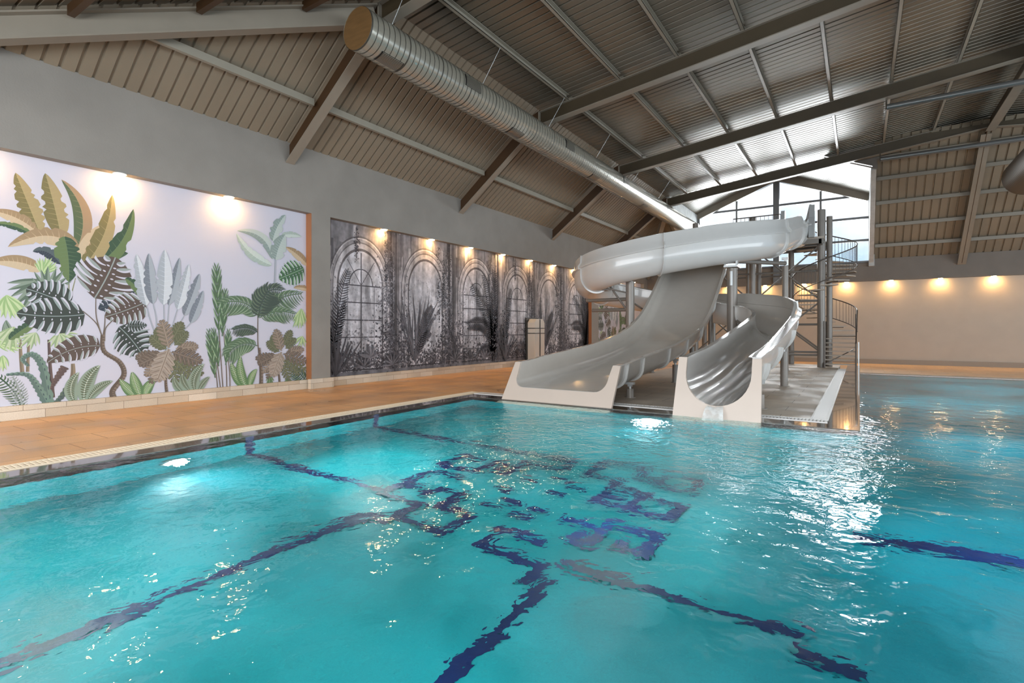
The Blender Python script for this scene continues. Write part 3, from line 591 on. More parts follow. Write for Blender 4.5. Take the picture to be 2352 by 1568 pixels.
# hip beams
def hip(p,q,label,w_=.24,h=.42):
    t=thing('hip_beam',label,'beam',p)
    p=Vector(p);q=Vector(q)
    b=MB(); b.bar(p+Vector((0,0,h/2)),q+Vector((0,0,h/2)),.02,h); b.obj('web',M['steel'],t)
    b=MB(); b.bar(p,q,w_,.03); b.bar(p+Vector((0,0,h)),q+Vector((0,0,h)),w_,.03); b.obj('flange',M['steel'],t); return t
hip((-12.0,1.35,5.68),(-8.75,7.95,8.12),'long pale steel hip beam crossing the top left corner to the duct end')
hip((-12.0,34.9,4.9),(-8.7,28.6,8.15),'steel hip beam in the far left corner behind the slides')
t=thing('ridge_beam','deep steel ridge beam at top right running towards the camera','beam',(4.4,28.5,9.6))
b=MB(); b.box(4.38,8,9.62,4.42,28.5,10.1); b.obj('web',M['steel_web'],t)
b=MB(); b.box(4.25,8,9.58,4.55,28.5,9.62); b.obj('flange',M['steel'],t)
t=thing('end_rafter','sloping steel rafter above the cream end wall, running up to the ridge','beam',(4.3,34.9,4.8))
b=MB(); p=Vector((4.3,34.86,4.86));q=Vector((4.3,28.55,9.5)); b.bar(p+Vector((0,0,.2)),q+Vector((0,0,.2)),.02,.36); b.obj('web',M['steel_leg'],t)
b=MB(); b.bar(p,q,.34,.03); b.obj('flange',M['steel'],t)
for k,y in enumerate((33.93,32.7,31.43,30.16,29.15)):
    z=5.41+kE*(YE-y)-.2
    b=MB(); b.box(.66,y-.05,z,4.28,y+.05,z+.16)
    tag(b.obj('purlin',M['steel']),'end slope purlin beside the big window, %s row above the wall'%ORD[k],'purlin','purlins on the far end slope')
    b=MB(); b.box(4.32,y-.05,z,16,y+.05,z+.16)
    tag(b.obj('purlin',M['steel']),'end slope purlin right of the sloping rafter, %s row above the wall'%ORD[k],'purlin','purlins on the far end slope')
# tie pipes
for k,(x0,y,z) in enumerate(((.74,21.95,9.08),(.74,28.2,9.0))):
    t=thing('tie_pipe',['upper long grey pipe under the ceiling at top right','lower long grey pipe crossing in front of the end slope'][k],'pipe',(x0,y,z),'long grey pipes at top right')
    b=MB(); b.tube([(x0,y,z),(9,y,z)],.10,16); b.obj('pipe_run',M['pipe'],t)
    b=MB(); b.box(x0-.02,y-.1,z-.1,x0+.02,y+.1,zu(x0)+.0); b.obj('bracket_plate',M['steel_web'],t)
# ---------------------------------------------------------------- window
t=tex_struct(thing('window_1','wide gabled window above the end wall behind the slide tower','window',(-4.1,YE,5.24)))
b=MB()
def gz_(x): return 10.66-abs(x+4.12)*.415
for z in (5.28,6.47,7.71,8.93): b.box(-8.6,YE+.0,z-.06,.42,YE+.1,z+.06)
for x in (-6.36,-1.87): b.box(x-.05,YE+.01,5.24,x+.05,YE+.09,gz_(x))
b.box(-4.3,YE-.16,4.3,-3.98,YE+.1,10.6)
b.box(-8.68,YE-.25,5.24,-8.5,YE+.1,8.8)
b.obj('window_frame',M['frame'],t)
g=MB(); g.prism([(-8.6,5.24),(.42,5.24),(.42,8.8),(-4.12,10.68),(-8.6,8.8)],'y',YE+.045,YE+.055)
gm,nt,o=nodemat('window_glass')
tr=nt.nodes.new('ShaderNodeBsdfTransparent'); gl=nt.nodes.new('ShaderNodeBsdfGlossy'); gl.inputs['Roughness'].default_value=.05; mx=nt.nodes.new('ShaderNodeMixShader'); mx.inputs[0].default_value=.06
nt.links.new(tr.outputs[0],mx.inputs[1]); nt.links.new(gl.outputs[0],mx.inputs[2]); nt.links.new(mx.outputs[0],o.inputs[0])
g.obj('glass',gm,t)
b=MB(); p0=Vector((-4.12,YE-.15,10.35))
for sx in (-1,1):
    q=Vector((-4.12+sx*4.55,YE-.15,8.55)); b.bar(p0+Vector((0,0,.2)),q+Vector((0,0,.2)),.26,.42)
b.obj('gable_beam',M['steel'],t)
# ---------------------------------------------------------------- ducts
DX,DZ,DR=-8.33,7.53,.42
t=thing('air_duct','long round beige ventilation duct hung below the roof frames','duct',(DX,7.08,DZ))
b=MB(); b.tube([(DX,7.08,DZ),(DX,34.85,DZ)],DR,40,caps=False); b.obj('duct_tube',M['duct'],t)
b=MB(); n=int((34.8-7.1)/.15)
for i in range(n):
    y=7.1+i*.15; th=.018 if i%7 else .035
    b.tube([(DX,y-th/2,DZ),(DX,y+th/2,DZ)],DR+.004,32,caps=False)
b.obj('spiral_seam',M['duct_seam'],t)
b=MB(); b.disc((DX,7.09,DZ),DR-.002,(0,-1,0),40); b.obj('end_cap',M['duct_cap'],t)
for k,(y,an) in enumerate(((7.5,-72),(10.0,6),(12.3,-72),(15.2,6),(17.6,-72),(20.2,6),(23.,-72),(26.,6))):
    b=MB(); sl=MB(); a0=math.radians(an-19);a1=math.radians(an+19); L_=.62
    def pt(a,yy,r): return (DX+math.cos(a)*r,yy,DZ+math.sin(a)*r)
    for i in range(8):
        aa=a0+(a1-a0)*i/8; ab=aa+(a1-a0)/8
        b.add([pt(aa,y,DR+.008),pt(aa,y+L_,DR+.008),pt(ab,y+L_,DR+.008),pt(ab,y,DR+.008)],[(0,1,2,3)])
    for i in range(10):
        aa=a0+(a1-a0)*(i+.25)/10; ab=aa+(a1-a0)*.045
        sl.add([pt(aa,y+.03,DR+.02),pt(aa,y+L_-.03,DR+.02),pt(ab,y+L_-.03,DR+.02),pt(ab,y+.03,DR+.02)],[(0,1,2,3)])
    v=b.obj('vent',M['black'],t); s_=sl.obj('vent_slats',M['duct'],v)
for k,y in enumerate((7.9,11.1,14.6,18.2,22.,25.5)):
    b=MB(); b.tube([(DX+.12,y,DZ+DR+.012),(-7.65,y,zu(-7.65)+.43)],.007,6)
    tag(b.obj('hanger_wire',M['bracket']),'thin wire holding up the beige duct, %s from the near end'%ORD[k],'wire','duct hanger wires')
t=thing('air_duct','dark round duct end at the right edge of the photo','duct',(5.25,27.4,7.35))
b=MB(); b.tube([(5.25,27.4,7.35),(5.25,14,7.35)],.69,40,caps=True); b.obj('duct_tube',M['duct_dark'],t)
b=MB()
for i in range(60): y=27.35-i*.16; b.tube([(5.25,y-.012,7.35),(5.25,y+.012,7.35)],.698,36,caps=False)
b.obj('spiral_seam',M['black'],t)
# ---------------------------------------------------------------- recessed lamps
def lamp(x,y,z,label,group,power=70,d=(0,0,-1),wall='x'):
    t=thing('recessed_spotlight',label,'lamp',(x,y,z),group)
    b=MB(); b.tube([(x,y,z+.0),(x,y,z-.015)],.115,20); b.obj('trim_ring',M['grate_w'],t)
    b=MB(); b.tube([(x,y,z-.005),(x,y,z-.03),(x,y,z-.042)],[.10,.085,.04],20); b.obj('bulb',M['lamp'],t)
    l=bpy.data.lights.new('spot_beam','SPOT'); l.energy=power; l.color=(1,.48,.12); l.spot_size=math.radians(135); l.spot_blend=.9; l.shadow_soft_size=.04
    o=bpy.data.objects.new('spot_beam',l); C.objects.link(o); o.parent=t; o.location=(0,0,-.04)
    if wall=='x': o.rotation_euler=(0,math.radians(12),0)
    else: o.rotation_euler=(math.radians(12),0,0)
for k,y in enumerate((2.29,4.43,6.57)): lamp(-12.09,y,4.6,'warm recessed spotlight above the pale tropical mural, %s from the left'%ORD[k],'spotlights above the murals',20)
for k in range(8):
    y=9.2+2.14*(k+.98); 
    if y<25.8: lamp(-12.09,y,4.6,'warm recessed spotlight above the grey arches mural, %s from the left'%ORD[k],'spotlights above the murals',30)
for k,y in enumerate((28.2,30.4,32.6)): lamp(-12.09,y,4.6,'warm recessed spotlight above the far tropical mural, %s from the left'%ORD[k],'spotlights above the murals',60)
for k,x in enumerate((-8.9,-6.83,-4.76,-2.7,-.62,1.4,3.47,5.53,7.6,9.6)): lamp(x,YE-.02,4.21,'warm recessed spotlight above the cream end wall, %s from the left'%ORD[k],'spotlights above the end wall',45,wall='y')
# ---------------------------------------------------------------- mural painting
PAL={'stem':((122,128,96),(150,150,120)),'tanr':((142,128,108),(120,108,92)),'purp':((104,88,84),(84,72,72)),'trk':((128,114,102),(98,86,76)),'stb':((124,112,98),(96,86,78)),'stg':((176,182,190),(150,158,166)),
'dkg':((62,86,68),(104,124,84)),'gry':((150,158,156),(120,132,128)),'dk':((52,72,62),(74,98,76)),'nav':((58,66,78),(84,96,100)),'olv':((124,116,78),(168,152,112)),'olg':((88,104,78),(164,140,112)),'tan':((196,178,150),(158,136,106)),
'gdk':((92,110,96),(132,148,134)),'lg':((148,178,124),(188,206,160)),'lgb':((146,168,128),(186,198,166)),'mdk':((62,70,66),(142,156,156)),'mbr':((92,80,74),(150,160,158)),'mg':((72,106,78),(150,180,150)),
'teal':((112,136,124),(74,90,92)),'teald':((92,108,96),(66,76,84)),'cal':((140,156,140),(98,106,84)),'calg':((98,128,88),(160,182,140)),'sl':((168,176,184),(206,212,218)),'sd':((122,130,140),(166,174,182)),
'phg':((104,108,84),(132,134,108)),'pht':((138,124,110),(170,156,142)),'phd':((112,100,90),(146,134,122)),'phl':((170,158,146),(126,112,100)),'rd':((84,110,82),(150,176,142)),'pb':((168,184,176),(196,208,202)),'pb2':((138,154,150),(182,194,190)),
'pd':((70,84,76),(104,120,100)),'pg':((92,116,90),(142,162,136)),'dkg2':((92,116,84),(120,140,100))}
def pal(k,i): return rgb(*PAL[k][i])
class Mural:
    def __init__(s,x=XM): s.b=MB(); s.x=x; s.l=0; s.dy=0; s.lim=(-99,99,.24,4.6)
    def face(s,pts,c):
        a,b_,z0,z1=s.lim
        s.b.add([(s.x+.0004*s.l,min(max(p[0]+s.dy,a),b_),min(max(p[1],z0),z1)) for p in pts],[tuple(range(len(pts)))],col=c)
    def strip(s,L,R,c):
        for i in range(len(L)-1): s.face([L[i],R[i],R[i+1],L[i+1]],c)
def bez(P,t):
    if len(P)==2: return Vector(P[0]).lerp(Vector(P[1]),t)
    a,b,c=[Vector(p) for p in P]; return a*(1-t)**2+b*2*t*(1-t)+c*t*t
def cat(P,n):
    P=[Vector(p) for p in P]; out=[]
    for i in range(len(P)-1):
        p0=P[max(i-1,0)];p1=P[i];p2=P[i+1];p3=P[min(i+2,len(P)-1)]
        for k in range(n):
            t=k/n; out.append(.5*((2*p1)+(p2-p0)*t+(2*p0-5*p1+4*p2-p3)*t*t+(3*p1-p0-3*p2+p3)*t**3))
    out.append(P[-1]); return out
def perp(d): return Vector((-d[1],d[0])).normalized()
def leaf(m,P,w,c1,c2,vein=True,n=22,tears=(),wp=.75,rib=None):
    pts=[bez(P,i/n) for i in range(n+1)]
    L=[];R=[]
    for i,p in enumerate(pts):
        t=i/n; d=pts[min(i+1,n)]-pts[max(i-1,0)]; q=perp(d)
        wd=w*(math.sin(PI*min(1,t**wp*.985+.015)))**.7
        l=wd*(1-(.30 if (i in tears) else 0)); r=wd*(1-(.28 if (i+3 in tears) else 0))
        L.append(p+q*l);R.append(p-q*r)
    m.l+=1; m.strip(L,pts,c1); m.strip(pts,R,c2)
    if vein:
        m.l+=1; c3=tuple(v*.5+.45*max(a,b)+.03 for v,a,b in zip(c1,c1,c2)); c3=tuple(min(1,(a+b)/2*1.38+.015) for a,b in zip(c1,c2))
        for i in range(2,n-1):
            d=(pts[i+1]-pts[i-1]).normalized()
            if i%2: continue
            for side,E_ in ((1,L),(-1,R)):
                e=pts[i].lerp(E_[min(i+1,n)],.78); q=d*.006+Vector((0,0)); th=.0045*w/.3
                m.face([pts[i]-d*th*1.5,e-d*th*.3,e+d*th*.3,pts[i]+d*th*1.5],c3)
        th=.028*w
        m.strip([p+perp(pts[min(i+1,n)]-pts[max(i-1,0)])*th*(1-i/n*.7) for i,p in enumerate(pts)],[p-perp(pts[min(i+1,n)]-pts[max(i-1,0)])*th*(1-i/n*.7) for i,p in enumerate(pts)],rib or c3)
    m.l-= (1 if vein else 0)
def blade(m,a,b,w,c,c2=None,bend=.0):
    a=Vector(a);b=Vector(b); q=perp(b-a); mid=a.lerp(b,.45)+q*bend
    n=6; P=(a,mid,b); L=[];R=[];Mx=[]
    for i in range(n+1):
        t=i/n; p=bez(P,t); wd=w*math.sin(PI*(t*.93+.07))**.8
        d=bez(P,min(1,t+.05))-bez(P,max(0,t-.05)); qq=perp(d)
        L.append(p+qq*wd);R.append(p-qq*wd);Mx.append(p)
    m.strip(L,Mx,c); m.strip(Mx,R,c2 or c)
def draw(m,e,rnd):
    kind,P,w,ck,n=e; c1,c2=pal(ck,0),pal(ck,1); m.l=(m.l+1.2) if m.l<30 else m.l+.6
    P=[Vector(p) for p in P]
    if kind=='ban':
        N_=24; tears=[i for i in range(4,N_-3) if rnd.random()<.22]
        leaf(m,P,w,c1,c2,True,N_,tears)
    elif kind=='cal':
        leaf(m,P,w,c1,c1,False,18,(),.8); m.l+=1
        pts=[bez(P,i/18) for i in range(19)]
        for i in range(2,17):
            d=(pts[i+1]-pts[i-1]).normalized();q=perp(d)
            for s_ in (1,-1):
                wd=w*.8*math.sin(PI*(i/18))**.7; blade(m,pts[i],pts[i]+q*s_*wd*.85+d*wd*.35,w*.1,c2)
        m.strip([p+Vector((w*.05,0)) for p in pts],[p-Vector((w*.05,0)) for p in pts],rgb(208,216,200))
    elif kind=='st':
        pts=cat(P,6); k=len(pts)
        L=[p+perp(pts[min(i+1,k-1)]-pts[max(i-1,0)])*w/2*(.6+.4*i/k) for i,p in enumerate(pts)]; R=[p-perp(pts[min(i+1,k-1)]-pts[max(i-1,0)])*w/2*(.6+.4*i/k) for i,p in enumerate(pts)]
        m.strip(L,pts,c1); m.strip(pts,R,c2)
        if ck=='trk':
            m.l+=.5
            for i in range(1,k-1,1): m.face([L[i],R[i],R[i]+Vector((0,-.02)),L[i]+Vector((0,-.02))],c2)
    elif kind=='ser':
        pts=cat(P,9); k=len(pts)
        L=[];R=[]
        for i,p in enumerate(pts):
            q=perp(pts[min(i+1,k-1)]-pts[max(i-1,0)]); wd=w*(.25+.75*i/k)*(1.25 if i%2 else .9); L.append(p+q*wd);R.append(p-q*wd)
        m.strip(L,pts,c1); m.strip(pts,R,tuple((a+b)/2 for a,b in zip(c1,c2))); m.l+=.5
        for i in range(1,k-1,2):
            q=perp(pts[i+1]-pts[i-1]); blade(m,pts[i]+q*w*.35*(i/k),pts[i+1]+q*w*.3*(i/k),w*.14,c2)
    elif kind=='fan':
        c,a,b=P; a0=math.atan2(a.y-c.y,a.x-c.x); a1=math.atan2(b.y-c.y,b.x-c.x)
        if ck=='lg' and a[1]>c[1] and b[1]<=c[1]+.05: pass
        d=a1-a0
        while d<-PI: d+=2*PI
        while d>PI: d-=2*PI
        for i in range(n):
            t=i/(n-1); an=a0+d*t; L_=w*(.7+.3*math.sin(PI*t))*rnd.uniform(.85,1.05)
            m.l+=.15
            blade(m,c,c+Vector((math.cos(an),math.sin(an)))*L_,L_*.085,c1 if i%2 else c2,c2 if i%2 else c1,rnd.uniform(-.03,.03))
    elif kind=='pf' or kind=='reed':
        nn=n; mm=int(nn*1.25) if kind=='pf' else int(nn*1.1)
        for i in range(mm+1):
            t=.06+.92*i/mm; p=bez(P,t); d=(bez(P,min(1,t+.03))-bez(P,t-.03)).normalized(); q=perp(d)
            L_=w*(math.sin(PI*(t*.8+.15))**.6)*rnd.uniform(.85,1.05)
            for s_ in (1,-1):
                if kind=='reed': e_=p+d*L_*.88+q*s_*L_*.42; wd=.055*L_+.004; bd=0; e_=p+d*L_*1.0+q*s_*L_*.30
                else: e_=p+d*L_*.72+q*s_*L_*.72+Vector((0,-L_*.42)); wd=.055*L_+.003; bd=s_*L_*.20
                m.l+=.04
                blade(m,p,e_,wd,c1 if (i+(s_>0))%2 else c2,c1,bd)
        pts=[bez(P,i/14) for i in range(15)]
        m.l+=.5; m.strip([p+perp(pts[min(i+1,14)]-pts[max(i-1,0)])*.012 for i,p in enumerate(pts)],[p-perp(pts[min(i+1,14)]-pts[max(i-1,0)])*.012 for i,p in enumerate(pts)],c1)
    elif kind=='mon':
        # split leaf: broad heart-shaped blade, deep slits and holes between curved lobes
        n_=24; pts=[bez(P,i/n_) for i in range(n_+1)]; bg=BG
        def wd(t): return w*(math.sin(PI*min(1,(t*.94+.06)**.62))**.75)*.98
        def fr(t):
            d=(bez(P,min(1,t+.03))-bez(P,max(0,t-.03))).normalized(); return bez(P,t),d,perp(d)
        for s_ in (1,-1):
            E_=[]
            for i in range(n_+1):
                q,d,pp=fr(i/n_); E_.append(q+pp*s_*wd(i/n_)+d*wd(i/n_)*.35)
            m.strip(pts,E_,c1)
        m.l+=.4; nn=7
        for s_ in (1,-1):
            for i in range(nn):
                t=.06+.80*i/(nn-1)+rnd.uniform(-.015,.015); q,d,pp=fr(t); W_=wd(t)
                a_=q+pp*s_*W_*.34+d*W_*.06; e_=q+pp*s_*W_*1.12+d*W_*.42
                th=.062*w
                # light band on the lobe, then the slit
                k=7; L1=[];R1=[];L2=[];R2=[]
                for j in range(k+1):
                    u_=j/k; c_=a_.lerp(e_,u_)-d*w*.10*math.sin(PI*u_*.8); L1.append(c_+d*th*(.25+1.1*u_)); R1.append(c_-d*th*(.25+.5*u_)); L2.append(c_+d*th*(2.6*math.sin(PI*min(1,u_*.75+.08)))+d*th*.3); R2.append(c_)
                if (i+(s_>0))%2 or rnd.random()<.75: m.strip(L2,R2,c2)
                m.l+=.15; m.strip(L1,R1,bg); m.l+=.05
                if i<nn-1:
                    h=q+pp*s_*W_*.2+d*W_*.1; blade(m,h-pp*s_*w*.05,h+pp*s_*w*.07+d*w*.02,w*.03,bg)
        m.l+=.3
        m.strip([p_+perp(pts[min(i+1,n_)]-pts[max(i-1,0)])*w*.022 for i,p_ in enumerate(pts)],[p_-perp(pts[min(i+1,n_)]-pts[max(i-1,0)])*w*.022 for i,p_ in enumerate(pts)],c2)
    elif kind=='phi':
        nn=6
        for i in range(nn+1):
            t=.1+.88*i/nn; p=bez(P,t); d=(bez(P,min(1,t+.04))-bez(P,t-.04)).normalized(); q=perp(d)
            L_=w*(math.sin(PI*(t*.75+.2))**.7)*1.15
            for s_ in (1,-1):
                e_=p+q*s_*L_*.8+d*L_*.55; m.l+=.03
                k=5; L2=[];R2=[]
                for j in range(k+1):
                    pp=p.lerp(e_,j/k); qq=perp(e_-p); wd=w*.15*(1+.35*(j%2)); wd=wd*(.5 if j==k else 1); L2.append(pp+qq*wd);R2.append(pp-qq*wd)
                m.strip(L2,R2,c1 if (i%2) else tuple(a*.85 for a in c1))
                m.l+=.03; blade(m,p,e_,w*.03,c2,c2)
        pts=[bez(P,i/10) for i in range(11)]
        m.strip([p+perp(pts[min(i+1,10)]-pts[max(i-1,0)])*w*.12 for i,p in enumerate(pts)],[p-perp(pts[min(i+1,10)]-pts[max(i-1,0)])*w*.12 for i,p in enumerate(pts)],c1)
        m.l+=.05; m.strip([p+perp(pts[min(i+1,10)]-pts[max(i-1,0)])*w*.03 for i,p in enumerate(pts)],[p-perp(pts[min(i+1,10)]-pts[max(i-1,0)])*w*.03 for i,p in enumerate(pts)],c2)
BG=rgb(200,200,213)
def tropical(y0,y1,dy,label,only=None):
    rnd=random.Random(3); m=Mural(XM-.02); m.lim=(y0,y1,.2,4.6)
    m.face([(y0-dy,.2),(y1-dy,.2),(y1-dy,4.6),(y0-dy,4.6)],BG); m.dy=dy
    m.b.c[0]=BG; m.b.v=[(XM-.021,y0,.2),(XM-.021,y1,.2),(XM-.021,y1,4.6),(XM-.021,y0,4.6)]
    for e in MURAL:
        ys=[p[0]+dy for p in e[1]]
        if max(ys)<y0-.3 or min(ys)>y1+.3: continue
        draw(m,e,rnd)
    # layers go from the panel outwards
    mx=max(v[0] for v in m.b.v); k=.018/max(1e-6,mx-(XM-.021))
    m.b.v=[((XM-.021)+(v[0]-(XM-.021))*k,v[1],v[2]) for v in m.b.v]
    return tag(m.b.obj('wall_mural',M['mural'],colors=True),label,'mural')
tropical(.4,8.69,0,'pale wall mural of tropical leaves and palms on the left')
tropical(26.92,34.2,24.2,'small far tropical leaf mural seen behind the left slide')
# grey mural of ruined arches
def ruins():
    rnd=random.Random(11); y0,y1=9.28,26.0
    m=Mural(XM-.02); m.lim=(y0,y1,.2,4.6)
    def g(v,t=0): return rgb(v+t,v-2,v+4-t)
    m.face([(y0,.2),(y1,.2),(y1,4.6),(y0,4.6)],g(128))
    def rect(a,b,z0,z1,c): m.l+=.15; m.face([(a,z0),(b,z0),(b,z1),(a,z1)],c)
    def arc(yc,zc,r0,r1,ry,c,a0=0,a1=PI,n=20):
        pts=[(a0+(a1-a0)*i/n) for i in range(n+1)]
        m.strip([Vector((yc+math.cos(a)*r0,zc+math.sin(a)*r0*ry)) for a in pts],[Vector((yc+math.cos(a)*r1,zc+math.sin(a)*r1*ry)) for a in pts],c)
    def cluster(yc,zc,sy,sz,n,s,tone,spread=18):
        for _ in range(n):
            y=rnd.gauss(yc,sy);z=rnd.gauss(zc,sz); a=rnd.uniform(0,2*PI); L_=s*rnd.uniform(.6,1.4); v=tone+rnd.uniform(-spread,spread)
            d=Vector((math.cos(a),math.sin(a))); q=perp(d)*L_*.28; p=Vector((y,z))
            l0=m.l; m.l=l0+rnd.random()*1.5; m.face([p,p+d*L_*.5+q,p+d*L_,p+d*L_*.5-q],g(v)); m.l=l0
        m.l+=1.5
    def palm(P,w,n,c1,c2):
        P=[Vector(p) for p in P]
        for i in range(n*2):
            t=.08+.9*i/(n*2); p=bez(P,t); d=(bez(P,min(1,t+.03))-bez(P,t-.03)).normalized(); q=perp(d); L_=w*math.sin(PI*(t*.8+.15))**.6
            for s_ in (1,-1): blade(m,p,p+d*L_*.6+q*s_*L_*.6+Vector((0,-L_*.2)),.011+.02*L_,g(c1) if i%2 else g(c2),None,s_*L_*.06)
        pts=[bez(P,i/12) for i in range(13)]; m.strip([p+Vector((.01,0)) for p in pts],[p-Vector((.01,0)) for p in pts],g(c2))
    def burst(c,a0,a1,n,L_,w,c1,c2):
        c=Vector(c)
        for i in range(n):
            a=math.radians(a0+(a1-a0)*i/(n-1)+rnd.uniform(-4,4)); l=L_*rnd.uniform(.65,1.05); m.l+=.02
            blade(m,c,c+Vector((math.cos(a)*l,math.sin(a)*l)),w,g(c1) if i%2 else g(c2),None,rnd.uniform(-.12,.12)*l)
    for rep in (0,1):
        o=8.42*rep
        for k,yc in enumerate((10.53,13.3,16.12)):
            yc+=o; win=(k!=1); m.l+=1
            # lit masonry pier and dark gaps
            rect(yc-1.42,yc+1.42,.2,4.6,g(134,2)); m.l+=1
            for dy_,wd,v in ((-1.38,.10,92),(-1.2,.06,160),(1.08,.10,84),(1.2,.14,58),(1.38,.08,100),(1.28,.03,158),(-1.08,.05,100),(-1.28,.03,96)): rect(yc+dy_-wd/2,yc+dy_+wd/2,.2,4.6,g(v,3))
            for _ in range(26):
                a=yc+rnd.uniform(-1.35,1.35); z=rnd.uniform(3.6,4.5); rect(a,a+rnd.uniform(.03,.14),z-rnd.uniform(.3,.9),z+.2,g(rnd.uniform(88,172),2))
            m.l+=1
            ry=1.25
            for r0,r1,v in ((.80,.86,96),(.86,.98,186),(.98,1.01,112),(1.01,1.08,160),(1.08,1.11,196),(1.11,1.15,100)): arc(yc,2.85,r0,r1,ry,g(v,3)); [rect(yc+s_*r0 if s_>0 else yc-r1,yc+s_*r1 if s_>0 else yc-r0,.5,2.85,g(v,2)) for s_ in (1,-1)]
            arc(yc,2.85,0,.8,ry,g(196)); rect(yc-.8,yc+.8,.35,2.86,g(190)); m.l+=1
            for _ in range(16):
                a=yc+rnd.uniform(-.7,.6); z=rnd.uniform(.4,2.6); rect(a,a+rnd.uniform(.05,.2),z,z+rnd.uniform(.3,.9),g(rnd.uniform(172,212)))
            cluster(yc,2.3,.42,.6,240,.07,176,14); m.l+=1
            if win:
                c=g(84)
                rect(yc-.02,yc+.02,.35,3.8,c)
                for z in (2.84,2.34,1.83,1.33,.84): rect(yc-.8,yc+.8,z-.018,z+.018,c)
                for s_ in (-1,1): rect(yc+s_*.5-.01,yc+s_*.5+.01,.35,2.84,c)
                arc(yc,2.84,.42,.45,1.1,c); 
                for an in (50,130):
                    a=math.radians(an); p=Vector((yc,2.84)); q=Vector((yc+math.cos(a)*.78,2.84+math.sin(a)*.95)); h=Vector((.012,0)); m.face([p-h,p+h,q+h,q-h],c)
            m.l+=1
            cluster(yc+.95,2.75,.16,.45,230,.07,120,34); cluster(yc+1.15,3.4,.12,.6,150,.07,84,20); cluster(yc-.9,2.3,.14,.5,110,.06,126,30)
            cluster(yc,.55,.9,.24,520,.12,80,28); cluster(yc+1.25,1.1,.32,.5,560,.10,72,26); cluster(yc-1.25,1.0,.28,.5,380,.1,78,26); cluster(yc+1.2,2.2,.2,.6,260,.08,104,30); cluster(yc-.2,1.2,.5,.4,160,.08,140,20)
            rect(yc-1.4,yc+1.4,.2,.34,g(110)); rect(yc-.85,yc+.85,.36,.40,g(60))
        m.l+=1
        # hanging vines
        for yv,z0,z1 in ((13.95,4.4,1.9),(14.2,4.3,2.3),(10.35,4.5,3.7),(11.5,4.4,3.0),(16.9,4.3,3.2),(14.5,4.2,1.6)):
            for i in range(18): t=rnd.random(); cluster(yv+o,z0+(z1-z0)*t,.05*(1-t*.5),.12,6,.06,70,16)
        m.l+=1
        palm([(9.5+o,.3),(9.6+o,2.2),(10.05+o,3.3)],.42,16,86,66); palm([(9.5+o,.3),(9.45+o,1.4),(9.95+o,2.3)],.36,13,74,58)
        burst((9.6+o,.25),50,120,16,1.5,.03,66,84)
        # grasses right of the second arch
        burst((12.75+o,.5),55,115,26,2.5,.03,78,100); palm([(12.9+o,.6),(13.1+o,1.9),(13.62+o,2.35)],.42,13,72,58); palm([(12.8+o,.8),(13.2+o,1.4),(13.5+o,1.5)],.3,9,86,66)
        # big palm before the third arch
        for P,w in (([(17.2,.3),(17.2,2.2),(15.7,3.3)],.55),([(17.2,.3),(17.2,2.6),(16.5,3.75)],.5),([(17.2,.3),(17.3,2.4),(17.3,4.0)],.5),([(17.25,.3),(17.4,2.2),(18.2,3.4)],.5),([(17.2,.4),(17.0,2.3),(15.5,1.7)],.55),([(17.2,.3),(16.9,1.2),(16.3,.6)],.4),([(17.25,.3),(17.5,1.8),(18.3,2.4)],.45)):
            palm([(a+o,b) for a,b in P],w,17,70,52)
        for i in range(9): blade(m,Vector((17.2+o+rnd.uniform(-.1,.1),.3)),Vector((17.2+o+rnd.uniform(-.35,.45),2.6)),.03,g(62),g(80))
        for yb in (11.75,14.8,10.6,15.7,16.6): burst((yb+o,.45),0,180,15,.5,.022,72,120)
        burst((10.85+o,.75),10,170,9,.42,.055,92,124)
    mx=max(v[0] for v in m.b.v); k=.05/max(1e-6,mx-(XM-.02))
    m.b.v=[((XM-.02)+(v[0]-(XM-.02))*k,v[1],v[2]) for v in m.b.v]
    tag(m.b.obj('wall_mural',M['mural2'],colors=True),'dark grey wall mural of ruined arches, windows and palms','mural')
ruins()
# metal shower cabinet before the grey mural
t=thing('shower_cabinet','tall narrow pale metal cabinet with slanted top standing against the grey mural','cabinet',(-11.85,20.0,0))
b=MB(); b.prism([(19.62,0),(20.45,0),(20.45,1.86),(20.3,2.02),(19.77,2.02),(19.62,1.86)],'x',-12.1,-11.72); b.obj('body',mat('pale_metal_panel',rgb(206,200,190),.35,metal=.2),t)
b=MB()
for z in (1.6,1.38): b.box(-12.1,19.6,z,-11.70,20.47,z+.03)
b.box(-11.72,20.03,0,-11.70,20.07,2.0); b.obj('strap',M['black'],t)
b=MB(); b.box(-12.13,19.5,0,-12.08,20.5,2.08); b.obj('back_board',M['black'],t)
